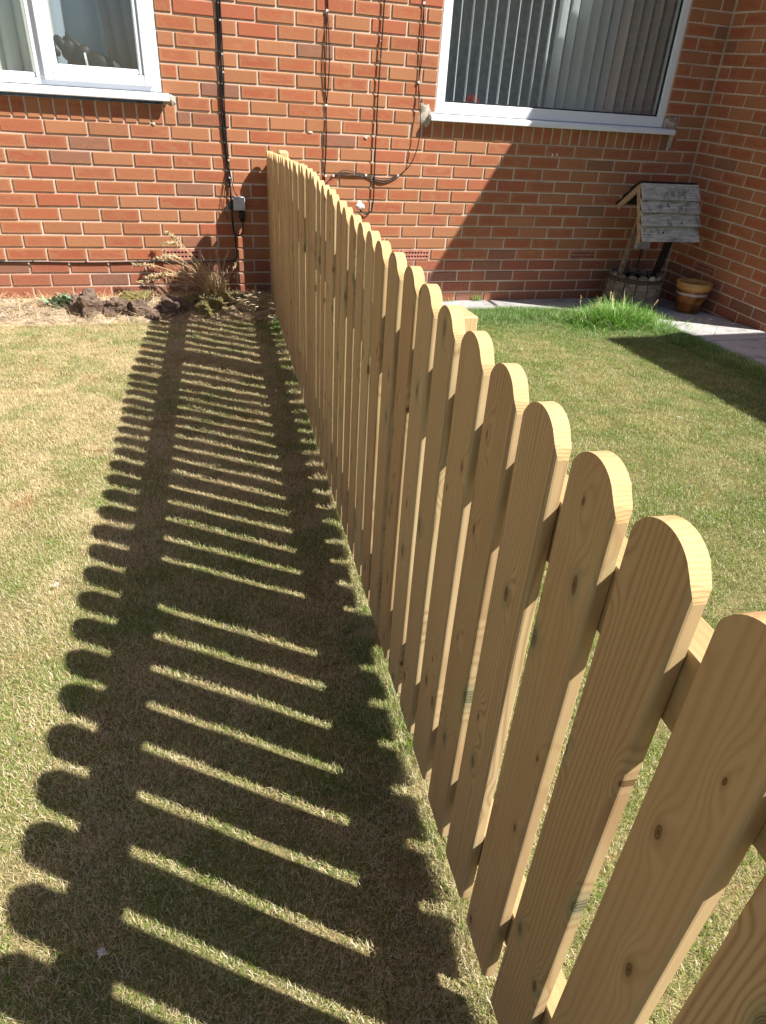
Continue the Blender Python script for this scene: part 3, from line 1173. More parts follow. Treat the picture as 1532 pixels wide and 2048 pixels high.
# horse ornament on the inner sill: lying, head to the left
hm = MB()


def blob(m, c, r, n=14, mi=0, rot=0.0):
    V, F = [], []
    ca, sa = math.cos(rot), math.sin(rot)
    for j in range(n // 2 + 1):
        ph = PI * j / (n // 2)
        for k in range(n):
            th = 2 * PI * k / n
            x, y, z = r[0] * math.sin(ph) * math.cos(th), r[1] * math.sin(ph) * math.sin(th), r[2] * math.cos(ph)
            x, z = x * ca - z * sa, x * sa + z * ca
            V.append((c[0] + x, c[1] + y, c[2] + z))
    for j in range(n // 2):
        for k in range(n):
            F.append((j * n + k, (j + 1) * n + k, (j + 1) * n + (k + 1) % n, j * n + (k + 1) % n))
    m.add(V, F, mi)


_h = horse = thing('horse_ornament', 'small dark lying horse ornament with white band on the inner sill', 'ornament', (.235, .15, 1.186))
horse.scale = (1.5, 1.3, 1.85)
blob(hm, (.055, 0, .042), (.062, .028, .036))
blob(hm, (-.002, 0, .058), (.052, .024, .030), rot=.55)
blob(hm, (-.036, 0, .078), (.030, .020, .024), rot=.8)
hm.tube([(.03, 0, .075), (.0, 0, .088), (-.03, 0, .108), (-.05, 0, .106)], [.006, .010, .010, .004], 6)
blob(hm, (-.055, 0, .088), (.034, .015, .016), rot=-.75)
blob(hm, (-.079, 0, .070), (.014, .011, .010), rot=-.4)
for s in (-1, 1):
    blob(hm, (-.036, .009 * s, .112), (.005, .004, .013), 8)
    hm.tube([(.085, .018 * s, .03), (.05, .026 * s, .018), (.09, .026 * s, .006)], [.014, .008, .006], 6)
hm.build('body', M['horse'], horse, smooth=True)
h2 = MB()
h2.lathe([(.0345, -.004), (.036, 0), (.0345, .004)], 20, 0)
o = h2.build('girth_band', M['horsewhite'], horse, smooth=True)
o.location = (.022, 0, .045)
o.rotation_euler = (0, R(82), 0)
h3 = MB()
h3.tube([(.112, 0, .055), (.128, 0, .045), (.134, 0, .02), (.128, 0, .008)], [.006, .010, .009, .004], 8)
h3.build('tail', M['horsewhite'], horse, smooth=True)

rdm = MB()
for i in range(7):
    a = i * .9
    blob(rdm, (.035 * math.cos(a) * (i > 0), .02 * math.sin(a), .055 + .012 * math.sin(a * 2)), (.022, .016, .020), 8)
rdm.tube([(0, 0, 0), (0, 0, .05)], [.018, .012], 8)
o = rdm.build('red_ornament', M['red'], loc=None)
o.location = (2.66, .22, 1.179)
tag(o, 'faint red flower ornament inside the large window, lower left corner', 'ornament')


# ------------------------------------------------------------------ cables on the wall
def smooth_path(pts, n=8):
    out = []
    P = [Vector(p) for p in pts]
    P = [P[0] * 2 - P[1]] + P + [P[-1] * 2 - P[-2]]
    for i in range(1, len(P) - 2):
        for k in range(n):
            t_ = k / n
            a, b, c, d = P[i - 1], P[i], P[i + 1], P[i + 2]
            out.append(.5 * ((2 * b) + (c - a) * t_ + (2 * a - 5 * b + 4 * c - d) * t_ * t_ + (3 * b - a - 3 * c + d) * t_ ** 3))
    out.append(P[-2])
    return out


def cable(parent, pts, r=.0032, mat='cable', n=7):
    m = MB()
    m.tube(smooth_path(pts), r, n)
    return m.build('cable', M[mat], parent, smooth=True)


def clip(parent, x, z, s=.011, mat='clip', y=-.004):
    m = MB()
    m.bbox((x - s * .5, y - .009, z - s * .5), (x + s * .5, y + .006, z + s * .5), .002)
    m.tube([(x + s * .35, y - .012, z), (x + s * .35, y + .004, z)], .0022, 6)
    return m.build('clip', M[mat], parent)


cb = thing('cable_bundle', 'thick bundle of black cables running down the brick between the left window and fence', 'cables', (0, 0, 0))
base = [(1.003, 2.5), (.997, 1.9), (.996, 1.605), (.990, 1.38), (.986, 1.25), (.984, 1.14), (.986, 1.0), (.988, .884), (.992, .78), (.996, .69)]
for k in range(5):
    o1, o2, ph = (k - 2) * .0058, -.006 - .005 * (k % 2), k * 1.9
    cable(cb, [(x + o1 * (.9 if i < 7 else .5) + .003 * math.sin(i * 1.7 + ph), o2 - .003 * abs(math.sin(i * 1.3 + ph)), z) for i, (x, z) in enumerate(base)], .0034)
cable(cb, [(.994, -.012, .80), (.975, -.016, .72), (.955, -.02, .62), (.952, -.022, .56), (.972, -.014, .50)], .0022)
cable(cb, [(.994, -.012, .78), (.980, -.02, .70), (.972, -.024, .62), (.985, -.022, .57), (1.01, -.016, .545)], .0018)
cable(cb, [(.996, -.012, .80), (1.012, -.02, .70), (1.022, -.03, .66), (1.04, -.03, .635)], .003)
cable(cb, [(.998, -.014, .70), (1.000, -.020, .60), (.998, -.02, .5), (1.004, -.022, .43), (1.03, -.024, .405), (1.058, -.024, .43), (1.064, -.02, .50), (1.06, -.02, .56)], .0048)
cable(cb, [(.998, -.012, .70), (.996, -.014, .58), (1.006, -.014, .45), (1.012, -.010, .36), (1.014, -.010, .30), (1.010, -.009, .262), (.985, -.008, .250), (.90, -.008, .247), (.70, -.007, .243), (.47, -.007, .245), (.25, -.008, .240), (.05, -.007, .238), (-.15, -.007, .243), (-.38, -.007, .244), (-1.0, -.007, .242), (-2.2, -.007, .244)], .0042)
for z in (1.515, 1.36, 1.275, .83, .735):
    clip(cb, .985 + .012, z, .010, 'boxgrey', -.010)
for x in (.40, .10, -.20):
    clip(cb, x, .247, .008, 'cable')

jb = thing('junction_box', 'small pale grey junction box fixed to the brick beside the fence end', 'junction box', (1.047, 0, .592))
m = MB()
m.bbox((-.037, -.028, -.040), (.037, .004, .040), .010)
m.build('case', M['boxgrey'], jb)
m = MB()
m.bbox((-.034, -.036, -.037), (.034, -.0285, .037), .006)
m.build('lid', M['boxgrey'], jb)
m = MB()
m.tube([(.012, -.014, -.04), (.014, -.016, -.075), (.016, -.012, -.10)], [.017, .020, .016], 10)
m.build('gland', M['cable'], jb, smooth=True)
m = MB()
for sx in (-1, 1):
    m.tube([(sx * .024, -.036, -.026 * sx), (sx * .024, -.038, -.026 * sx)], .003, 8)
m.build('screw', M['steel'], jb)

ca = thing('twin_cable', 'thin twin black cable down the brick ending behind the fence top', 'cable')
cable(ca, [(1.609, -.008, 2.5), (1.607, -.010, 1.9), (1.605, -.006, 1.607), (1.609, -.022, 1.50), (1.612, -.030, 1.38), (1.609, -.022, 1.25), (1.602, -.006, 1.146), (1.600, -.010, 1.0), (1.598, -.010, .9), (1.592, -.006, .762), (1.588, -.006, .60), (1.586, -.006, .4)], .0032)
cable(ca, [(1.600, -.008, 2.5), (1.598, -.010, 1.9), (1.606, -.008, 1.61), (1.602, -.016, 1.66)][:3], .003)
cable(ca, [(1.600, -.010, 1.60), (1.596, -.006, 1.30), (1.600, -.006, 1.146), (1.602, -.014, .95), (1.595, -.008, .762), (1.597, -.008, .6)], .0028)
for z in (1.607, 1.146, .762):
    clip(ca, 1.600, z, .014)
cbb = thing('looped_cable', 'straight black cable hooking into a white hole in the brick', 'cable')
cable(cbb, [(1.945, -.012, 2.5), (1.940, -.014, 1.9), (1.936, -.012, 1.6), (1.926, -.014, 1.32), (1.922, -.012, 1.1), (1.921, -.014, .949), (1.922, -.014, .75), (1.922, -.014, .64), (1.914, -.014, .575), (1.894, -.014, .548), (1.868, -.012, .545), (1.846, -.006, .565), (1.838, .010, .59)], .0042)
for z in (1.49, 1.40, 1.22):
    clip(cbb, 1.925, z, .006, 'clip', -.006)
cc = thing('sagging_cable', 'black cable curving left under the large window to join the twin cable', 'cable')
cable(cc, [(2.188, -.008, 2.5), (2.186, -.008, 1.9), (2.183, -.008, 1.687), (2.190, -.014, 1.56), (2.190, -.014, 1.42), (2.184, -.008, 1.299), (2.198, -.018, 1.2), (2.206, -.030, 1.08), (2.204, -.034, 1.0), (2.192, -.030, .925), (2.160, -.020, .845), (2.110, -.012, .795), (2.084, -.007, .777)], .0030)
cable(cc, [(2.184, -.008, 1.687), (2.180, -.010, 1.5), (2.184, -.008, 1.299), (2.190, -.02, 1.15)], .0024)
for dz, rr in ((0, .0035), (.009, .003), (-.008, .003)):
    cable(cc, [(2.084, -.007, .777 + dz), (2.04, -.010, .757 + dz), (1.98, -.012, .748 + dz * 1.4), (1.92, -.010, .758 + dz), (1.866, -.007, .772 + dz), (1.80, -.012, .780 + dz), (1.73, -.014, .788 + dz * 1.5), (1.68, -.010, .778 + dz * .5), (1.650, -.007, .764 + dz * .3), (1.62, -.009, .735), (1.592, -.008, .70)], rr, 'cable_brown')  # strands carry the cable's shadow in their brown colour
for (x, z) in ((2.183, 1.690), (2.183, 1.299), (2.084, .779), (1.866, .775), (1.650, .766)):
    clip(cc, x, z, .014)

# ------------------------------------------------------------------ the picket fence
fence = thing('picket_fence', 'new round topped pine picket fence running from the house wall past the camera', 'fence', (1.2259, 0, 0))
PY = [-4.388, -4.2849, -4.165, -4.055, -3.94, -3.8338, -3.7085, -3.5983, -3.4836, -3.3791, -3.2767, -3.1636, -3.04, -2.9433, -2.8252, -2.7288, -2.6384, -2.5422, -2.4390, -2.3392, -2.2400, -2.1340, -2.0320, -1.9350]
PZ = [.8905, .8950, .8961, .898, .901, .9055, .9098, .9150, .9190, .9215, .9235, .9240, .9250, .9272, .9305, .9335, .9375, .9410, .9420, .9450, .9485, .9525, .9550, .9560]
_P = PY[:]
PY = []
for k in range(len(_P)):
    lo, hi = max(0, k - 3), min(len(_P), k + 4)
    PY.append(float(np.polyval(np.polyfit(range(lo, hi), _P[lo:hi], 1), k)))
PY[0] = .5 * PY[0] + .5 * _P[0]
y = PY[-1]
while y < -.12:
    y += .116
    PY.append(min(y, -.052))
    PZ.append(.955 - .0325 * (min(y, -.052) + 1.94) + random.uniform(-.0025, .0025))
    if y > -.1:
        break
for i in range(1, 10):
    PY.insert(0, -4.388 - .111 * i)
    PZ.insert(0, .890 - .0005 * i)
WP, TP = .0845, .019


def picket_mesh(length, WP=WP):
    r = WP / 2
    s_ = [-r, -r + .0012, -r + .004]
    inner = [-r + .008 + (WP - .016) * k / 14 for k in range(1, 14)]
    RF = .006
    arc = [(RF * (1 - math.cos(PI / 2 * q / 4)), RF * (1 - math.sin(PI / 2 * q / 4))) for q in range(5)]
    front = [(-r + a_, b_) for a_, b_ in arc] + [(s, 0) for s in inner] + [(r - a_, b_) for a_, b_ in arc[::-1]]
    back = [(r, TP - .002), (r - .002, TP)] + [(s, TP) for s in inner[::-1]] + [(-r + .002, TP), (-r, TP - .002)]
    loop = front + back
    n = len(loop)

    def top(s):
        return length - r + math.sqrt(max(0, r * r - s * s)) * 1.0
    V = [(s, t, 0) for s, t in loop] + [(s, t, top(s)) for s, t in loop]
    F = [(k, (k + 1) % n, n + (k + 1) % n, n + k) for k in range(n)]
    mi = [0] * n
    # cap: strips between front and back
    fr = list(range(len(front)))
    bk = list(range(n - 1, len(front) - 1, -1))
    m = MB()
    m.add(V, F, 0)
    i = j = 0
    CF = []
    while i < len(fr) - 1 or j < len(bk) - 1:
        si = loop[fr[i + 1]][0] if i < len(fr) - 1 else 9
        sj = loop[bk[j + 1]][0] if j < len(bk) - 1 else 9
        if abs(si - sj) < 1e-6 and si < 9:
            CF.append((n + fr[i], n + fr[i + 1], n + bk[j + 1], n + bk[j]))
            i += 1
            j += 1
        elif si <= sj:
            CF.append((n + fr[i], n + fr[i + 1], n + bk[j]))
            i += 1
        else:
            CF.append((n + fr[i], n + bk[j + 1], n + bk[j]))
            j += 1
    o = len(m.v)
    dup = [m.v[k] for k in range(n, 2 * n)]
    m.add(dup, [tuple(k - n for k in f) for f in CF], 1)
    m.add([V[k] for k in range(n)], [tuple(range(n))[::-1]], 1)
    return m.mesh('picket', [M['picket'], M['end']])


def bottom_z(Y):
    if Y < -3.3:
        return .066
    if Y < -2.9:
        return .066 - .022 * (Y + 3.3) / .4
    return .044 - .004 * (Y + 2.9) / 2.9


for i, (Yp_, zt) in enumerate(zip(PY, PZ)):
    zb = bottom_z(Yp_) - .018 + random.uniform(-.003, .003)
    b = .0728 - .0014 * Yp_
    pit = (PY[min(i + 1, len(PY) - 1)] - PY[max(i - 1, 0)]) / (min(i + 1, len(PY) - 1) - max(i - 1, 0))
    me = picket_mesh(round(zt - zb, 3), max(.066, min(.088, .762 * pit + random.uniform(-.0012, .0012))))
    o = link('picket', me, fence, (fenceX(Yp_) - 1.2259, Yp_, zb), (random.gauss(0, .0022), random.gauss(0, .0022), math.atan2(-1, -b) + random.gauss(0, .006)))


def rail(z0, z1, name='rail'):
    for (ya, yb) in ((-5.45, -3.452), (-3.448, -1.62), (-1.616, -.01)):
        m = MB()
        ys_ = [ya + (yb - ya) * k / 6 for k in range(7)]
        V = []
        for y in ys_:
            x = fenceX(y) + TP + .0015
            for (dx, z) in ((.001, z0 + .001), (.037, z0), (.038, z0 + .002), (.038, z1 - .002), (.036, z1), (.001, z1), (0, z1 - .002), (0, z0 + .002)):
                V.append((x + dx - 1.2259, y, z + .002 * math.sin(y * 2)))
        n = 8
        F = [(j * n + k, j * n + (k + 1) % n, (j + 1) * n + (k + 1) % n, (j + 1) * n + k) for j in range(6) for k in range(n)]
        F = [f[::-1] for f in F]
        F += [tuple(range(n)), tuple(range(6 * n, 7 * n))[::-1]]
        m.add(V, F)
        m.build(name, M['rail'], fence)


rail(.728, .806)
rail(.138, .212)


def post(x0, x1, y0, y1, zt, cham=.003):
    m = MB()
    m.bbox((0, 0, -.05), (x1 - x0, y1 - y0, zt), cham)
    o = m.build('post', M['post'], fence)
    o.location = (x0 - 1.2259, y0, 0)
    return o


post(1.032, 1.102, -3.504, -3.424, .834)
post(1.284, 1.350, -.105, -.035, .900, .012)
post(1.170, 1.240, -1.655, -1.585, .85)
post(.885, .955, -5.42, -5.35, .83)

# ------------------------------------------------------------------ grass
def blade(m, p, L, w, yaw, tilt, curl, rv, seg=2):
    """a tapering curved strip"""
    d = Vector((math.cos(yaw), math.sin(yaw), 0))
    s = Vector((-math.sin(yaw), math.cos(yaw), 0))
    pts = []
    pos = Vector(p)
    a = tilt
    V = []
    H = []
    for k in range(seg + 1):
        f = k / seg
        ww = w * (1 - f * .85) * .5
        if k == seg:
            V.append(pos.copy())
            H.append(1)
        else:
            V += [pos - s * ww, pos + s * ww]
            H += [f, f]
        pos = pos + (d * math.sin(a) + Vector((0, 0, math.cos(a)))) * (L / seg)
        a += curl / seg
    F = []
    for k in range(seg - 1):
        F.append((2 * k, 2 * k + 1, 2 * k + 3, 2 * k + 2))
    F.append((2 * seg - 2, 2 * seg - 1, 2 * seg))
    o = len(m.v)
    m.v += [tuple(v) for v in V]
    for f in F:
        m.f.append(tuple(o + q for q in f))
        m.m.append(0)
        m.uv.append(None)
    m.att += [rv] * len(V)
    m.hh += H


def blades_mesh(name, mat, gen):
    m = MB()
    m.hh = []
    gen(m)
    me = m.mesh(name, mat, att='bl')
    A = me.attributes.new('bh', 'FLOAT', 'POINT')
    A.data.foreach_set('value', m.hh)
    return me


def gen_patch(seed, n, size, Lr, wr, tilt_m, tilt_s):
    def g_(m):
        r_ = random.Random(seed)
        for _ in range(n):
            rr, th = size * math.sqrt(r_.random()), r_.random() * 2 * PI
            blade(m, (rr * math.cos(th), rr * math.sin(th), -.004), r_.uniform(*Lr), r_.uniform(*wr), r_.random() * 2 * PI,
                  min(1.5, abs(r_.gauss(tilt_m, tilt_s))), r_.gauss(.35, .5), r_.random())
    return g_


def make_collection(name, meshes):
    c = bpy.data.collections.new(name)
    for me in meshes:
        c.objects.link(bpy.data.objects.new(me.name, me))
    return c


def scatter(name, pts, rots, scl, coll, ncol):
    me = bpy.data.meshes.new(name)
    me.from_pydata([tuple(p) for p in pts], [], [])
    a = me.attributes.new('rot', 'FLOAT_VECTOR', 'POINT')
    a.data.foreach_set('vector', [q for r_ in rots for q in r_])
    a = me.attributes.new('scl', 'FLOAT', 'POINT')
    a.data.foreach_set('value', list(scl))
    a = me.attributes.new('idx', 'INT', 'POINT')
    a.data.foreach_set('value', [random.randrange(ncol) for _ in pts])
    o = bpy.data.objects.new(name, me)
    COL.objects.link(o)
    ng = bpy.data.node_groups.new(name, 'GeometryNodeTree')
    ng.interface.new_socket('Geometry', in_out='INPUT', socket_type='NodeSocketGeometry')
    ng.interface.new_socket('Geometry', in_out='OUTPUT', socket_type='NodeSocketGeometry')
    N = ng.nodes
    gi, go = N.new('NodeGroupInput'), N.new('NodeGroupOutput')
    iop = N.new('GeometryNodeInstanceOnPoints')
    ci = N.new('GeometryNodeCollectionInfo')
    ci.inputs['Collection'].default_value = coll
    ci.inputs['Separate Children'].default_value = True
    ci.inputs['Reset Children'].default_value = True

    def named(nm, dt):
        q = N.new('GeometryNodeInputNamedAttribute')
        q.data_type = dt
        q.inputs['Name'].default_value = nm
        return q.outputs['Attribute']
    e2r = N.new('FunctionNodeEulerToRotation')
    Lk = ng.links.new
    Lk(gi.outputs[0], iop.inputs['Points'])
    Lk(ci.outputs[0], iop.inputs['Instance'])
    iop.inputs['Pick Instance'].default_value = True
    Lk(named('idx', 'INT'), iop.inputs['Instance Index'])
    Lk(named('rot', 'FLOAT_VECTOR'), e2r.inputs[0])
    Lk(e2r.outputs[0], iop.inputs['Rotation'])
    Lk(named('scl', 'FLOAT'), iop.inputs['Scale'])
    Lk(iop.outputs[0], go.inputs[0])
    md = o.modifiers.new('grass', 'NODES')
    md.node_group = ng
    return o


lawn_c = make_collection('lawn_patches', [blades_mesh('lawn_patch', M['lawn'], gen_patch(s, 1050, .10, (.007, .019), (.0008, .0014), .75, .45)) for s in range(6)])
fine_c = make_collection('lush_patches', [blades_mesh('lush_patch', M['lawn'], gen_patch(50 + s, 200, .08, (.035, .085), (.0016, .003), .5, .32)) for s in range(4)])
pts, rots, scl = [], [], []
st = .088
x = -2.2
while x < 4.4:
    y = -6.3
    while y < -.36:
        px, py = x + random.uniform(-.04, .04), y + random.uniform(-.04, .04)
        keep = True
        if px < fenceX(py) + .03:
            if py > -.50 + .03 * noise.noise((px * 4, 0, 0)):
                keep = False
            if px < -1.0 and py < -3.5:
                keep = False
        else:
            if py > edge_y(px) - .05:
                keep = False
        q = project((px, py, 0))
        if q is None or not (-500 < q[0] < 2000 and q[1] < 2700):
            keep = keep and random.random() < .5
        if keep:
            pts.append((px, py, .002 + rise(px, py) + .006 * noise.noise((px * 1.3, py * 1.3, 0))))
            rots.append((random.gauss(0, .05), random.gauss(0, .05), random.random() * 6.28))
            scl.append(random.uniform(.75, 1.05))
        y += st
    x += st
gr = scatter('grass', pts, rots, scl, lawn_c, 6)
tag(gr, 'short mown lawn grass, straw and green, either side of the fence', 'grass', kind='stuff')
pts, rots, scl = [], [], []
for _ in range(1500):
    if random.random() < .72:
        px = random.uniform(1.25, 3.69)
        ey = edge_y(px)
        py = ey - abs(random.gauss(0, .11)) + .03
    else:
        py = random.uniform(-3.2, -.95)
        px = 3.70 - abs(random.gauss(0, .07))
        ey = py
    pts.append((px, py, rise(px, py)))
    rots.append((random.gauss(0, .08), random.gauss(0, .08), random.random() * 6.28))
    dist = abs(py - ey)
    scl.append(random.uniform(.35, .65) * (1.15 if 2.7 < px < 3.3 else .9))
gr2 = scatter('edge_grass', pts, rots, scl, fine_c, 4)
tag(gr2, 'longer green grass growing along the lawn edge by the paving', 'grass', kind='stuff')
# thin unmown fringe under the fence
pts, rots, scl = [], [], []
for _ in range(430):
    py = random.uniform(-5.2, -.5)
    pts.append((fenceX(py) + random.gauss(.02, .03), py, 0))
    rots.append((0, 0, random.random() * 6.28))
    scl.append(random.uniform(.28, .5))
gr3 = scatter('fence_grass', pts, rots, scl, fine_c, 4)
tag(gr3, 'uncut grass fringe under the pickets', 'grass', kind='stuff')


# the big tuft of long grass in front of the well
def gen_tuft(m):
    r_ = random.Random(99)
    for _ in range(3600):
        u = r_.random()
        cx = r_.gauss(0, .165)
        cy = r_.gauss(0, .10)
        k = math.exp(-(cx / .26) ** 2 - (cy / .16) ** 2)
        L = r_.uniform(.05, .10) + .17 * k * r_.uniform(.3, 1)
        out = math.atan2(cy, cx) + r_.gauss(0, 1.0)
        blade(m, (cx + cy * .15, cy - .28 * abs(cx) * (cx > 0), -.01), L, r_.uniform(.003, .0068), out, abs(r_.gauss(.38, .3)), r_.gauss(1.45, .6), r_.random(), 5)


me = blades_mesh('long_grass_tuft', M['lush'], gen_tuft)
tuft = thing('long_grass_tuft', 'tall bright green tuft of unmown grass in front of the wishing well', 'grass tuft', (3.41, -.82, 0))
link('blades', me, tuft)
m = MB()
m.hh = []
sp = random.Random(5)
for (sx, sy, L) in ((-.235, .07, .17), (-.19, .05, .11), (-.12, .06, .16), (.0, .08, .19), (.015, .06, .15), (.30, .06, .13)):
    lean = sp.gauss(.05, .1)
    P = [(sx + lean * .3 * f * f, sy, L * f) for f in (0, .3, .6, .85, 1.0)]
    m.tube(P, [.0014, .0013, .0011, .0011, .0009], 5)
    for k in range(14):
        f = .74 + .26 * k / 13
        m.tube([(sx + lean * .3 * f * f, sy, L * f), (sx + lean * .3 * f * f + sp.gauss(0, .004), sy + sp.gauss(0, .003), L * f + .007)], [.0018, .0006], 4)
m.hh = [1.0] * len(m.v)
me = m.mesh('seed_head', M['straw'], att='bl')
A = me.attributes.new('bh', 'FLOAT', 'POINT')
A.data.foreach_set('value', m.hh)
link('seed_heads', me, tuft)


# small weeds at the wall foot
def weed(x, y, z, n, L, label, name='weed', mat='lush', spread=.03):
    def g_(m):
        r_ = random.Random(int(x * 1000))
        for _ in range(n):
            blade(m, (r_.gauss(0, spread), r_.gauss(0, spread * .4), -.004), r_.uniform(.5, 1.0) * L, r_.uniform(.003, .006), r_.random() * 6.28, abs(r_.gauss(.4, .3)), r_.gauss(.6, .4), r_.random(), 3)
    o = link(name, blades_mesh(name, M[mat], g_), None, (x, y, z))
    tag(o, label, 'weed')
    return o


weed(2.51, -.02, -.036, 46, .045, 'low green weed at the wall foot just right of the fence post', spread=.035)
weed(2.76, -.02, -.036, 34, .085, 'upright green weed growing from the crack where wall and slab meet', spread=.014)


# ------------------------------------------------------------------ flower bed on the left
def clod(c, r, seed, name, mat, mat2=None, label='', rot=0.0, fuzz=0):
    import bmesh
    bm = bmesh.new()
    bmesh.ops.create_icosphere(bm, subdivisions=4, radius=1)
    for v in bm.verts:
        p = v.co.copy()
        n1 = noise.fractal(p * 1.3 + Vector((seed * 7.1, 0, 0)), 1, 2, 5)
        n2 = noise.noise(p * 9 + Vector((0, seed * 3, 0)))
        q = Vector((math.copysign(abs(p.x) ** .75, p.x), math.copysign(abs(p.y) ** .75, p.y), math.copysign(abs(p.z) ** .75, p.z)))
        n3 = noise.noise(p * 22)
        k = 1 + .42 * n1 - .22 * abs(n2) + .07 * n3
        v.co = Vector((q.x * r[0], q.y * r[1], q.z * r[2])) * k
    me = bpy.data.meshes.new(name)
    bm.to_mesh(me)
    bm.free()
    me.materials.append(mat)
    if mat2:
        me.materials.append(mat2)
        for f in me.polygons:
            if f.normal.z > .35 or (f.center.z > r[2] * .3):
                f.material_index = 1
    o = link(name, me, None, c, (0, 0, rot))
    tag(o, label, 'turf clod', 'upturned turf clods along the wall bed')
    if fuzz:
        def g_(m):
            r_ = random.Random(seed)
            vs = [v for v in me.vertices if v.normal.z > -.1]
            for _ in range(fuzz):
                v = r_.choice(vs)
                blade(m, v.co, r_.uniform(.008, .018), .0012, r_.random() * 6.28, abs(r_.gauss(.5, .4)), .3, r_.random(), 2)
        link('moss_fibres', blades_mesh('moss_fibres', M['lawn'], g_), o)
    return o


S_ = M['clod']
clod((.105, -.33, .052), (.082, .075, .088), 1, 'turf_clod', S_, label='tall dark clod of soil beside the grey green thistle', rot=.4)
clod((.255, -.34, .042), (.078, .066, .066), 2, 'turf_clod', S_, label='broad dark soil clod, second from the thistle', rot=-.3)
clod((.385, -.36, .034), (.058, .06, .056), 3, 'turf_clod', S_, label='small crumbling soil clod, third from the thistle', rot=.2)
clod((.36, -.17, .060), (.088, .055, .045), 4, 'turf_clod', S_, M['moss'], label='turf clod lying behind with a pale mossy top edge', rot=.1, fuzz=900)
clod((.475, -.42, .018), (.042, .04, .034), 5, 'turf_clod', S_, label='low rounded clod at the shadow edge of the fence', rot=.1)
clod((.575, -.36, .045), (.085, .065, .062), 6, 'turf_clod', S_, label='large shaded dark clod inside the fence shadow', rot=-.2)
clod((.70, -.28, .055), (.070, .060, .050), 7, 'turf_clod', S_, M['moss'], label='mossy clod tucked behind the dead stalks', rot=.6, fuzz=900)
clod((.805, -.37, .042), (.080, .060, .052), 8, 'turf_clod', M['moss'], M['moss'], label='yellow mossy clod nearest the lawn under the dead grass', rot=.3, fuzz=2000)
clod((.90, -.30, .048), (.070, .052, .050), 9, 'turf_clod', M['moss'], M['moss'], label='middle one of the three mossy clods by the fence', rot=.2, fuzz=1600)
clod((.99, -.23, .050), (.062, .052, .048), 10, 'turf_clod', M['moss'], M['moss'], label='mossy clod closest to the fence end and the wall', rot=.5, fuzz=1400)


def gen_litter(m):
    r_ = random.Random(11)
    for _ in range(7500):
        px = r_.uniform(-1.6, 1.18)
        py = -.56 + .54 * r_.random() ** .8
        if r_.random() < .35:
            px = r_.uniform(.55, 1.18)
        z = bed_z(px, py) + r_.uniform(0, .025)
        L = r_.uniform(.03, .14)
        blade(m, (px, py, z), L, r_.uniform(.0012, .0035), r_.random() * 6.28, r_.uniform(1.15, 1.6), r_.gauss(.1, .35), r_.random(), 3)


lt = link('straw_litter', blades_mesh('straw_litter', M['straw'], gen_litter))
tag(lt, 'dead straw and stalks strewn over the bed along the wall', 'straw', kind='stuff')
# prunings heaped near the fence
tw = MB()
r_ = random.Random(31)
for _ in range(120):
    a = r_.uniform(-.35, .5)
    px, py = r_.gauss(1.03, .07), r_.gauss(-.28, .08)
    z = bed_z(px, py) + r_.uniform(.0, .05)
    L = r_.uniform(.08, .22)
    P = [(px + L * (f - .5) * math.cos(a), py + L * (f - .5) * math.sin(a) * .7, z + .018 * math.sin(f * PI) + r_.uniform(-.004, .004)) for f in (0, .25, .5, .75, 1)]
    tw.tube(P, r_.uniform(.0010, .0024), 5)
tw.att = [r_.random() for _ in tw.v]
me = tw.mesh('stalk_heap', M['straw'], att='bl')
tag(link('stalk_heap', me), 'heap of thin pruned stalks lying against the fence end', 'stalks', kind='stuff')
# gravel
gv = MB()
for _ in range(420):
    px, py = r_.uniform(-1.6, .12), r_.uniform(-.40, -.03)
    if r_.random() < .25:
        px = r_.uniform(.1, 1.1)
    s = r_.uniform(.004, .012)
    blob(gv, (px, py, bed_z(px, py) + s * .4), (s, s * r_.uniform(.6, 1), s * .6), 6, 0, r_.random())
gv.build('gravel', M['stone'], kind='stuff')


# clump of dead flowering grass
def gen_dead(m):
    r_ = random.Random(21)
    for _ in range(700):
        yaw = r_.gauss(PI, 1.1)
        blade(m, (r_.gauss(0, .03), r_.gauss(0, .02), 0), r_.uniform(.10, .36), r_.uniform(.0022, .0045), yaw, abs(r_.gauss(.55, .35)), r_.gauss(.9, .5), r_.random(), 6)
    for _ in range(46):
        blade(m, (r_.gauss(0, .03), r_.gauss(-.01, .02), 0), r_.uniform(.28, .46), r_.uniform(.003, .0048), r_.gauss(PI - .2, .35), abs(r_.gauss(.55, .22)), r_.gauss(.7, .3), r_.random() * .84, 7)


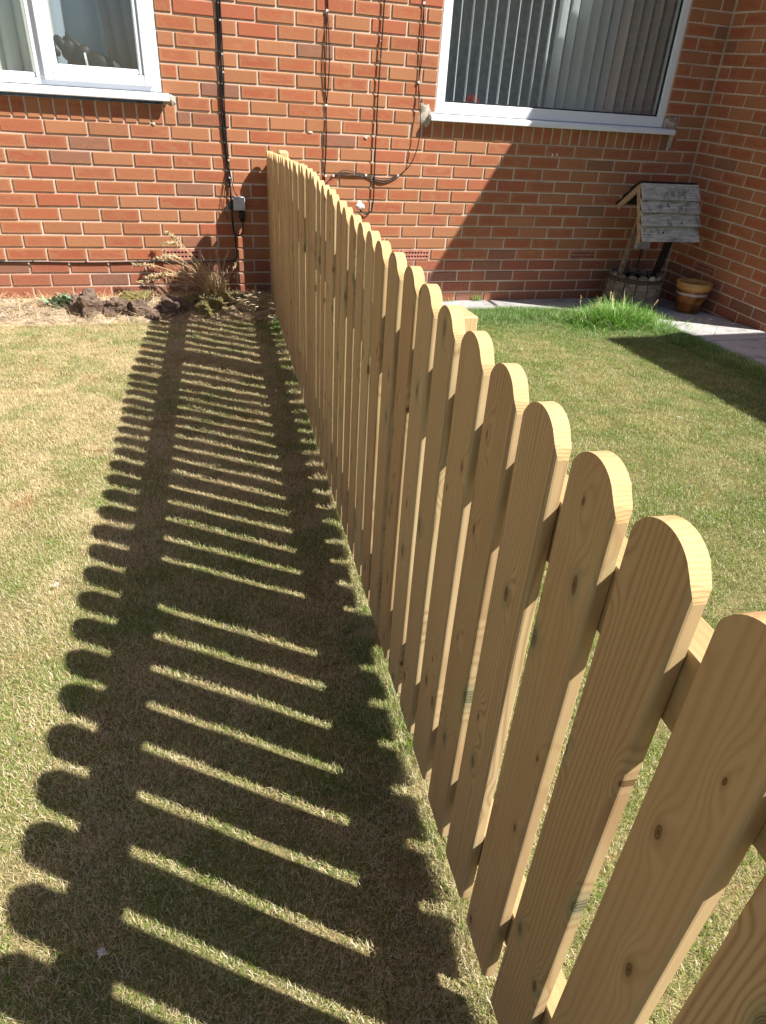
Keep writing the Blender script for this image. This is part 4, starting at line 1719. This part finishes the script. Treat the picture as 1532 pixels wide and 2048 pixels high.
dead = thing('dead_grass_clump', 'dead tan grass clump with drooping seed heads against the brick', 'dry grass', (.86, -.13, .03))
link('blades', blades_mesh('dead_blades', M['straw'], gen_dead), dead)
heads = [((-.49, .03, .21), (-.30, .26)), ((-.30, .02, .33), (-.16, .42)), ((-.36, .05, .245), (-.2, .3)), ((-.27, .05, .40), (-.15, .36)), ((-.47, -.03, .12), (-.25, .2)),
         ((-.30, .01, .27), (-.15, .3)), ((-.42, -.04, .15), (-.2, .22)), ((.10, .05, .30), (.05, .2)), ((.16, .06, .24), (.1, .16)), ((-.03, .05, .22), (-.02, .16)), ((-.22, .0, .18), (-.1, .16)), ((-.36, -.02, .17), (-.18, .2)), ((.03, .06, .33), (.03, .2))]
for hi, (tip, mid) in enumerate(heads):
    m = MB()
    r_ = random.Random(hi)
    A0, B0, C0 = Vector((r_.gauss(0, .02), r_.gauss(0, .015), 0)), Vector((mid[0], tip[1] * .6, mid[1])), Vector(tip)
    C1 = Vector((tip[0], tip[1], tip[2]))
    P = []
    for k in range(15):
        f = k / 14
        P.append((A0 * (1 - f) ** 2 + B0 * 2 * f * (1 - f) + C1 * f * f))
    m.tube(P, [.0034 - .0014 * k / 14 for k in range(15)], 5)
    if hi not in (7, 8, 9, 12) or True:
        dense = 90 if hi < 7 else 26
        for k in range(dense):
            f = .70 + .30 * k / dense
            q = A0 * (1 - f) ** 2 + B0 * 2 * f * (1 - f) + C1 * f * f
            d = Vector((r_.gauss(-.3, .5), r_.gauss(0, .5), r_.gauss(-.1, .6))).normalized()
            m.tube([q, q + d * r_.uniform(.008, .022)], [.0042, .0010], 4)
    m.att = [r_.random() for _ in m.v]
    me = m.mesh('seed_stalk', M['straw'], att='bl')
    link('seed_stalk', me, dead)

# thistle like plant
th = thing('thistle_plant', 'grey green spiky leaved plant left of the soil clods', 'plant', (-.045, -.22, .02))
r_ = random.Random(41)
lf = None
for k in range(46):
    m = MB()
    L = r_.uniform(.05, .11)
    n = 5
    yaw, tilt = r_.random() * 6.28, r_.uniform(.25, 1.25)
    d = Vector((math.cos(yaw), math.sin(yaw), 0))
    s = Vector((-math.sin(yaw), math.cos(yaw), 0))
    pos = Vector((r_.gauss(0, .035), r_.gauss(0, .025), r_.uniform(0, .03)))
    a = tilt
    V = []
    for q in range(n * 2 + 1):
        f = q / (n * 2)
        w = L * .24 * math.sin(PI * min(1, f * .9 + .1)) * (1.0 if q % 2 else .55)
        V += [pos - s * w + Vector((0, 0, .004)), pos.copy(), pos + s * w + Vector((0, 0, .004))]
        pos = pos + (d * math.sin(a) + Vector((0, 0, math.cos(a)))) * (L / (n * 2))
        a += .07
    F = []
    for q in range(n * 2):
        F += [(3 * q, 3 * q + 1, 3 * q + 4, 3 * q + 3), (3 * q + 1, 3 * q + 2, 3 * q + 5, 3 * q + 4)]
    m.add(V, F)
    m.build('leaf', M['thistle'], th)

# bits of white fluff lying on the lawn
FE = [((203, 1906), 'white feather fluff in the fence shadow near the bottom left'), ((112, 1170), 'tiny white fluff on the sunlit left lawn beside the shadow tips'),
      ((1357, 835), 'white fluff on the sunny right lawn near the big shadow'), ((1043, 699), 'small white fluff on the right lawn close to the fence top'),
      ((552, 782), 'pale pinkish crumb on the shaded lawn by the fence foot')]


def on_ground(u, v, z=0.0):
    d = [(_R[i][0] * (u - 766) + _R[i][1] * (v - 1024) + _R[i][2] * 1318.57) for i in range(3)]
    t_ = (z - CAMP[2]) / d[2]
    return CAMP[0] + d[0] * t_, CAMP[1] + d[1] * t_, z


for i, ((u, v), lab) in enumerate(FE):
    def g_(m):
        r_ = random.Random(i)
        for _ in range(60):
            blade(m, (r_.gauss(0, .003), r_.gauss(0, .003), r_.uniform(0, .006)), r_.uniform(.002, .006), .002, r_.random() * 6.28, r_.uniform(.2, 1.5), .4, r_.random(), 2)
    x, y, z = on_ground(u, v, .02)
    o = link('fluff', blades_mesh('fluff', M['feather'], g_), None, (x, y, .018))
    tag(o, lab, 'feather')

# ------------------------------------------------------------------ wishing well planter
well = thing('wishing_well', 'weathered wooden wishing well planter with boarded roof in the corner', 'wishing well', (3.885, -.300, path_z(-.3)))
RB, HB = .192, .262
NSV = 15
for k in range(NSV):
    th_ = 2 * PI * k / NSV
    m = MB()
    hh = HB - .035 + random.uniform(-.004, .004)
    w = 2 * PI * RB / NSV * .47
    # curved stave with a rounded top
    V = []
    rings = [(0, 1.06, w * 1.05), (.08, 1.05, w * 1.04), (.16, 1.02, w), (hh - .01, .98, w * .96)]
    for (z, f, ww) in rings:
        V += [(-ww, -RB * f, z), (ww, -RB * f, z), (ww, -RB * f + .02, z), (-ww, -RB * f + .02, z)]
    F = []
    for q in range(3):
        a = 4 * q
        for e in range(4):
            F.append((a + e, a + (e + 1) % 4, a + 4 + (e + 1) % 4, a + 4 + e))
    F += [(3, 2, 1, 0), (12, 13, 14, 15)]
    m.add(V, F)
    Mz = Matrix.Rotation(th_ + .1, 4, 'Z')
    o = m.build('stave', M['stavewood'], well)
    o.matrix_local = Mz
    m = MB()
    blob(m, (0, -RB * .965 + .010, hh - .004), (w * .96, .015, random.uniform(.020, .030)), 12)
    o = m.build('stave_top', M['stavetop'] if k in (16, 17, 18, 19, 0, 1, 15) else M['stavewood'], well, smooth=True)
    o.matrix_local = Mz
m = MB()
m.lathe([(RB * .985, HB - .072), (RB * 1.025, HB - .066), (RB * 1.035, HB - .055), (RB * 1.02, HB - .044), (RB * .98, HB - .040)], 40)
m.build('hoop', M['rope'], well, smooth=True)
m = MB()
m.lathe([(0, HB - .10), (RB * .93, HB - .10)], 30)
m.lathe([(RB * .90, .0), (RB * .90, HB - .03)], 30)
m.build('soil_fill', M['dark'], well)  # near-black disc and lining inside the tub


def beam(m, a, b, w, d):
    a, b = Vector(a), Vector(b)
    z = (b - a).normalized()
    x = Vector((1, 0, 0))
    x = (x - z * x.dot(z)).normalized()
    y = z.cross(x)
    V = []
    for p in (a, b):
        for (i, j) in ((-1, -1), (1, -1), (1, 1), (-1, 1)):
            V.append(p + x * w * i / 2 + y * d * j / 2)
    m.add(V, [(3, 2, 1, 0), (4, 5, 6, 7), (0, 1, 5, 4), (1, 2, 6, 5), (2, 3, 7, 6), (3, 0, 4, 7)])


def rel(x, y, z):
    return (x - 3.885, y + .300, z - path_z(-.3))


m = MB()
beam(m, rel(3.718, -.315, .10), rel(3.800, -.330, .76), .024, .026)
m.build('post', M['postwood'], well)
m = MB()
beam(m, rel(4.035, -.30, .10), rel(4.155, -.32, .76), .045, .03)
m.build('post', M['blackwood'], well)
m = MB()
m.tube([rel(3.785, -.325, .66), rel(4.14, -.322, .66)], .012, 8)
m.build('spindle', M['postwood'], well, smooth=True)
# roof boards, front slope (ridge to front eave)
xl, xr = 3.702, 4.172
A_, B_ = Vector((0, -.352, .812)), Vector((0, -.500, .462))
sl_ = (B_ - A_)
nrm = Vector((0, sl_.z, -sl_.y)).normalized()
if nrm.y > 0:
    nrm = -nrm
cuts = [0, .285, .50, .735, 1.0]
for k in range(4):
    p0, p1 = A_ + sl_ * max(0, cuts[k] - .03), A_ + sl_ * (cuts[k + 1] + .012)
    m = MB()
    dx0, dx1 = random.uniform(-.004, .004), random.uniform(-.005, .005)
    V = []
    for (p, lift) in ((p0, .000), (p1, .027)):
        for t_ in (0, .013):
            for xx in (xl + dx0, xr + dx1):
                q = p + nrm * (lift + t_)
                V.append(rel(xx, q.y, q.z + random.uniform(-.002, .002)))
    m.add(V, [(0, 1, 5, 4), (2, 6, 7, 3), (0, 2, 3, 1), (4, 5, 7, 6), (0, 4, 6, 2), (1, 3, 7, 5)])
    m.build('roof_board', M['roofwood'], well)
m = MB()
for k in range(4):
    for xx in (xl + .022, xr - .022):
        for f in (.2, .82):
            p = A_ + sl_ * (cuts[k] + (cuts[k + 1] - cuts[k]) * f) + nrm * .024
            q = rel(xx, p.y, p.z)
            m.tube([q, Vector(q) + nrm * .002], .0035, 6)
m.build('nail_heads', M['dark'], well, kind='stuff')
C_ = Vector((0, -.135, .650))
sb = C_ - A_
nb = Vector((0, -sb.z, sb.y)).normalized()
if nb.z < 0:
    nb = -nb
for k in range(3):
    p0, p1 = A_ + sb * (k / 3 - .02), A_ + sb * ((k + 1) / 3 + .03)
    m = MB()
    V = []
    for (p, lift) in ((p0, .002), (p1, .012)):
        for t_ in (0, .013):
            for xx in (xl - .004 + .004 * k, xr):
                q = p + nb * (lift + t_)
                V.append(rel(xx, q.y, q.z))
    m.add(V, [(0, 4, 5, 1), (2, 3, 7, 6), (0, 1, 3, 2), (4, 6, 7, 5), (0, 2, 6, 4), (1, 5, 7, 3)])
    m.build('roof_board', M['blackwood'], well)  # rear slope boards in near-black wood
m = MB()
for xx in (xl + .004, xr - .022):
    a = A_ - nrm * .004
    V = []
    for p in (a, B_ - nrm * .004):
        for (i, t_) in ((0, 0), (0.018, 0), (.018, .032), (0, .032)):
            q = p - nrm * t_
            V.append(rel(xx + i, q.y, q.z))
    m.add(V, [(3, 2, 1, 0), (4, 5, 6, 7), (0, 1, 5, 4), (1, 2, 6, 5), (2, 3, 7, 6), (3, 0, 4, 7)])
m.build('barge_board', M['barge'], well)
m = MB()
beam(m, rel(xl + .014, -.345, .79), rel(xl + .014, -.15, .64), .018, .035)
m.build('rear_barge_board', M['barge'], well)

# ------------------------------------------------------------------ glazed pot
pot = thing('glazed_pot', 'round ochre glazed plant pot with pale bands by the side wall', 'plant pot', (4.232, -.532, path_z(-.53)))
RP, HP = .122, .215
m = MB()
prof = [(0, 0), (.074, 0), (.080, .008), (.083, .02), (.100, .10), (.108, .15), (.113, .17), (.113, .178), (.100, .178), (.092, .02), (0, .02)]
m.lathe(prof, 40)
m.build('body', M['glaze'], pot, smooth=True)
m = MB()
m.lathe([(.107, .160), (.118, .168), (.122, .180), (RP, HP - .012), (RP + .004, HP - .004), (RP, HP), (RP - .012, HP + .001), (RP - .022, HP - .006), (.100, .175)], 72,
        wob=lambda th_, r, z: .0035 * abs(math.sin(th_ * 15)) if r > .116 else 0)
m.build('rim', M['glaze2'], pot, smooth=True)
for (z0, z1, r0) in ((.124, .144, .1048), (.035, .056, .0865)):
    m = MB()
    m.lathe([(r0 - .004, z0), (r0 + .002, z0 + .004), (r0 + .0075 - .0015, z1 - .004), (r0 + .001, z1)], 40)
    m.build('band', M['paleband'], pot, smooth=True)
m = MB()
m.lathe([(0, HP - .016), (.06, HP - .013), (.104, HP - .018)], 30)
m.build('soil_fill', M['glaze2'], pot, smooth=True)

# grey cable box on the wall behind the well
wb = thing('wall_cable_box', 'grey cable box on the brick behind the wishing well', 'cable box', (4.10, 0, .372))
m = MB()
m.bbox((-.062, -.035, -.038), (.062, .004, .11), .006)
m.build('case', M['boxgrey'], wb)
cable(wb, [(-.0, -.018, -.035), (-.002, -.02, -.12), (-.01, -.015, -.26), (-.01, -.01, -.36)], .006)

# small stones on the slab near the pot
for i, (x, y, s, lab) in enumerate(((4.22, -.80, .010, 'small white pebble on the slab, nearest the side wall corner'), (4.10, -.70, .007, 'tiny white pebble on the slab in front of the pot'), (4.30, -.93, .008, 'small pale pebble on the slab by the side wall base'), (3.98, -.66, .006, 'tiny pebble on the slab left of the pot front'))):
    m = MB()
    blob(m, (0, 0, s * .45), (s * 1.3, s, s * .6), 10, 0, .2)
    o = m.build('pebble', M['white'], smooth=True)
    o.location = (x, y, path_z(y))
    tag(o, lab, 'pebble', 'pale pebbles scattered on the paving')

# ------------------------------------------------------------------ neighbouring garage, out of frame, throws the shadow on the right lawn
gx, gy, gh = 5.40, -2.86, 2.98
gar = thing('garage', 'pale rendered garage to the right of the lawn, outside the picture', 'garage', (gx, gy, 0))
m = MB()
m.box((0, -6.2, -.1), (3.2, 0, gh - .16))
m.build('wall', M['render'], gar)
m = MB()
m.bbox((0, -6.25, gh - .16), (3.25, 0, gh), .004)
m.build('roof', M['tile'], gar)
m = MB()
m.bbox((-.03, -4.6, 0), (.0, -3.7, 2.0), .005)
m.build('door', M['door'], gar)

# dry leaf scraps lying in the turf
m = MB()
r_ = random.Random(77)
for _ in range(240):
    x, y = r_.uniform(-.6, 3.6), r_.uniform(-4.8, -.6)
    if abs(x - fenceX(y)) < .06 or y > edge_y(x) - .1:
        continue
    a, L, w = r_.random() * 6.28, r_.uniform(.003, .007), r_.uniform(.0015, .003)
    z = .013 + rise(x, y) + r_.uniform(0, .006)
    d, p = Vector((math.cos(a), math.sin(a), r_.uniform(-.3, .3))), Vector((-math.sin(a), math.cos(a), r_.uniform(-.3, .3)))
    c = Vector((x, y, z))
    m.add([c - d * L, c + p * w + Vector((0, 0, .001)), c + d * L, c - p * w], [(0, 1, 2), (0, 2, 3)])
m.build('leaf_litter', M['moss'], kind='stuff')
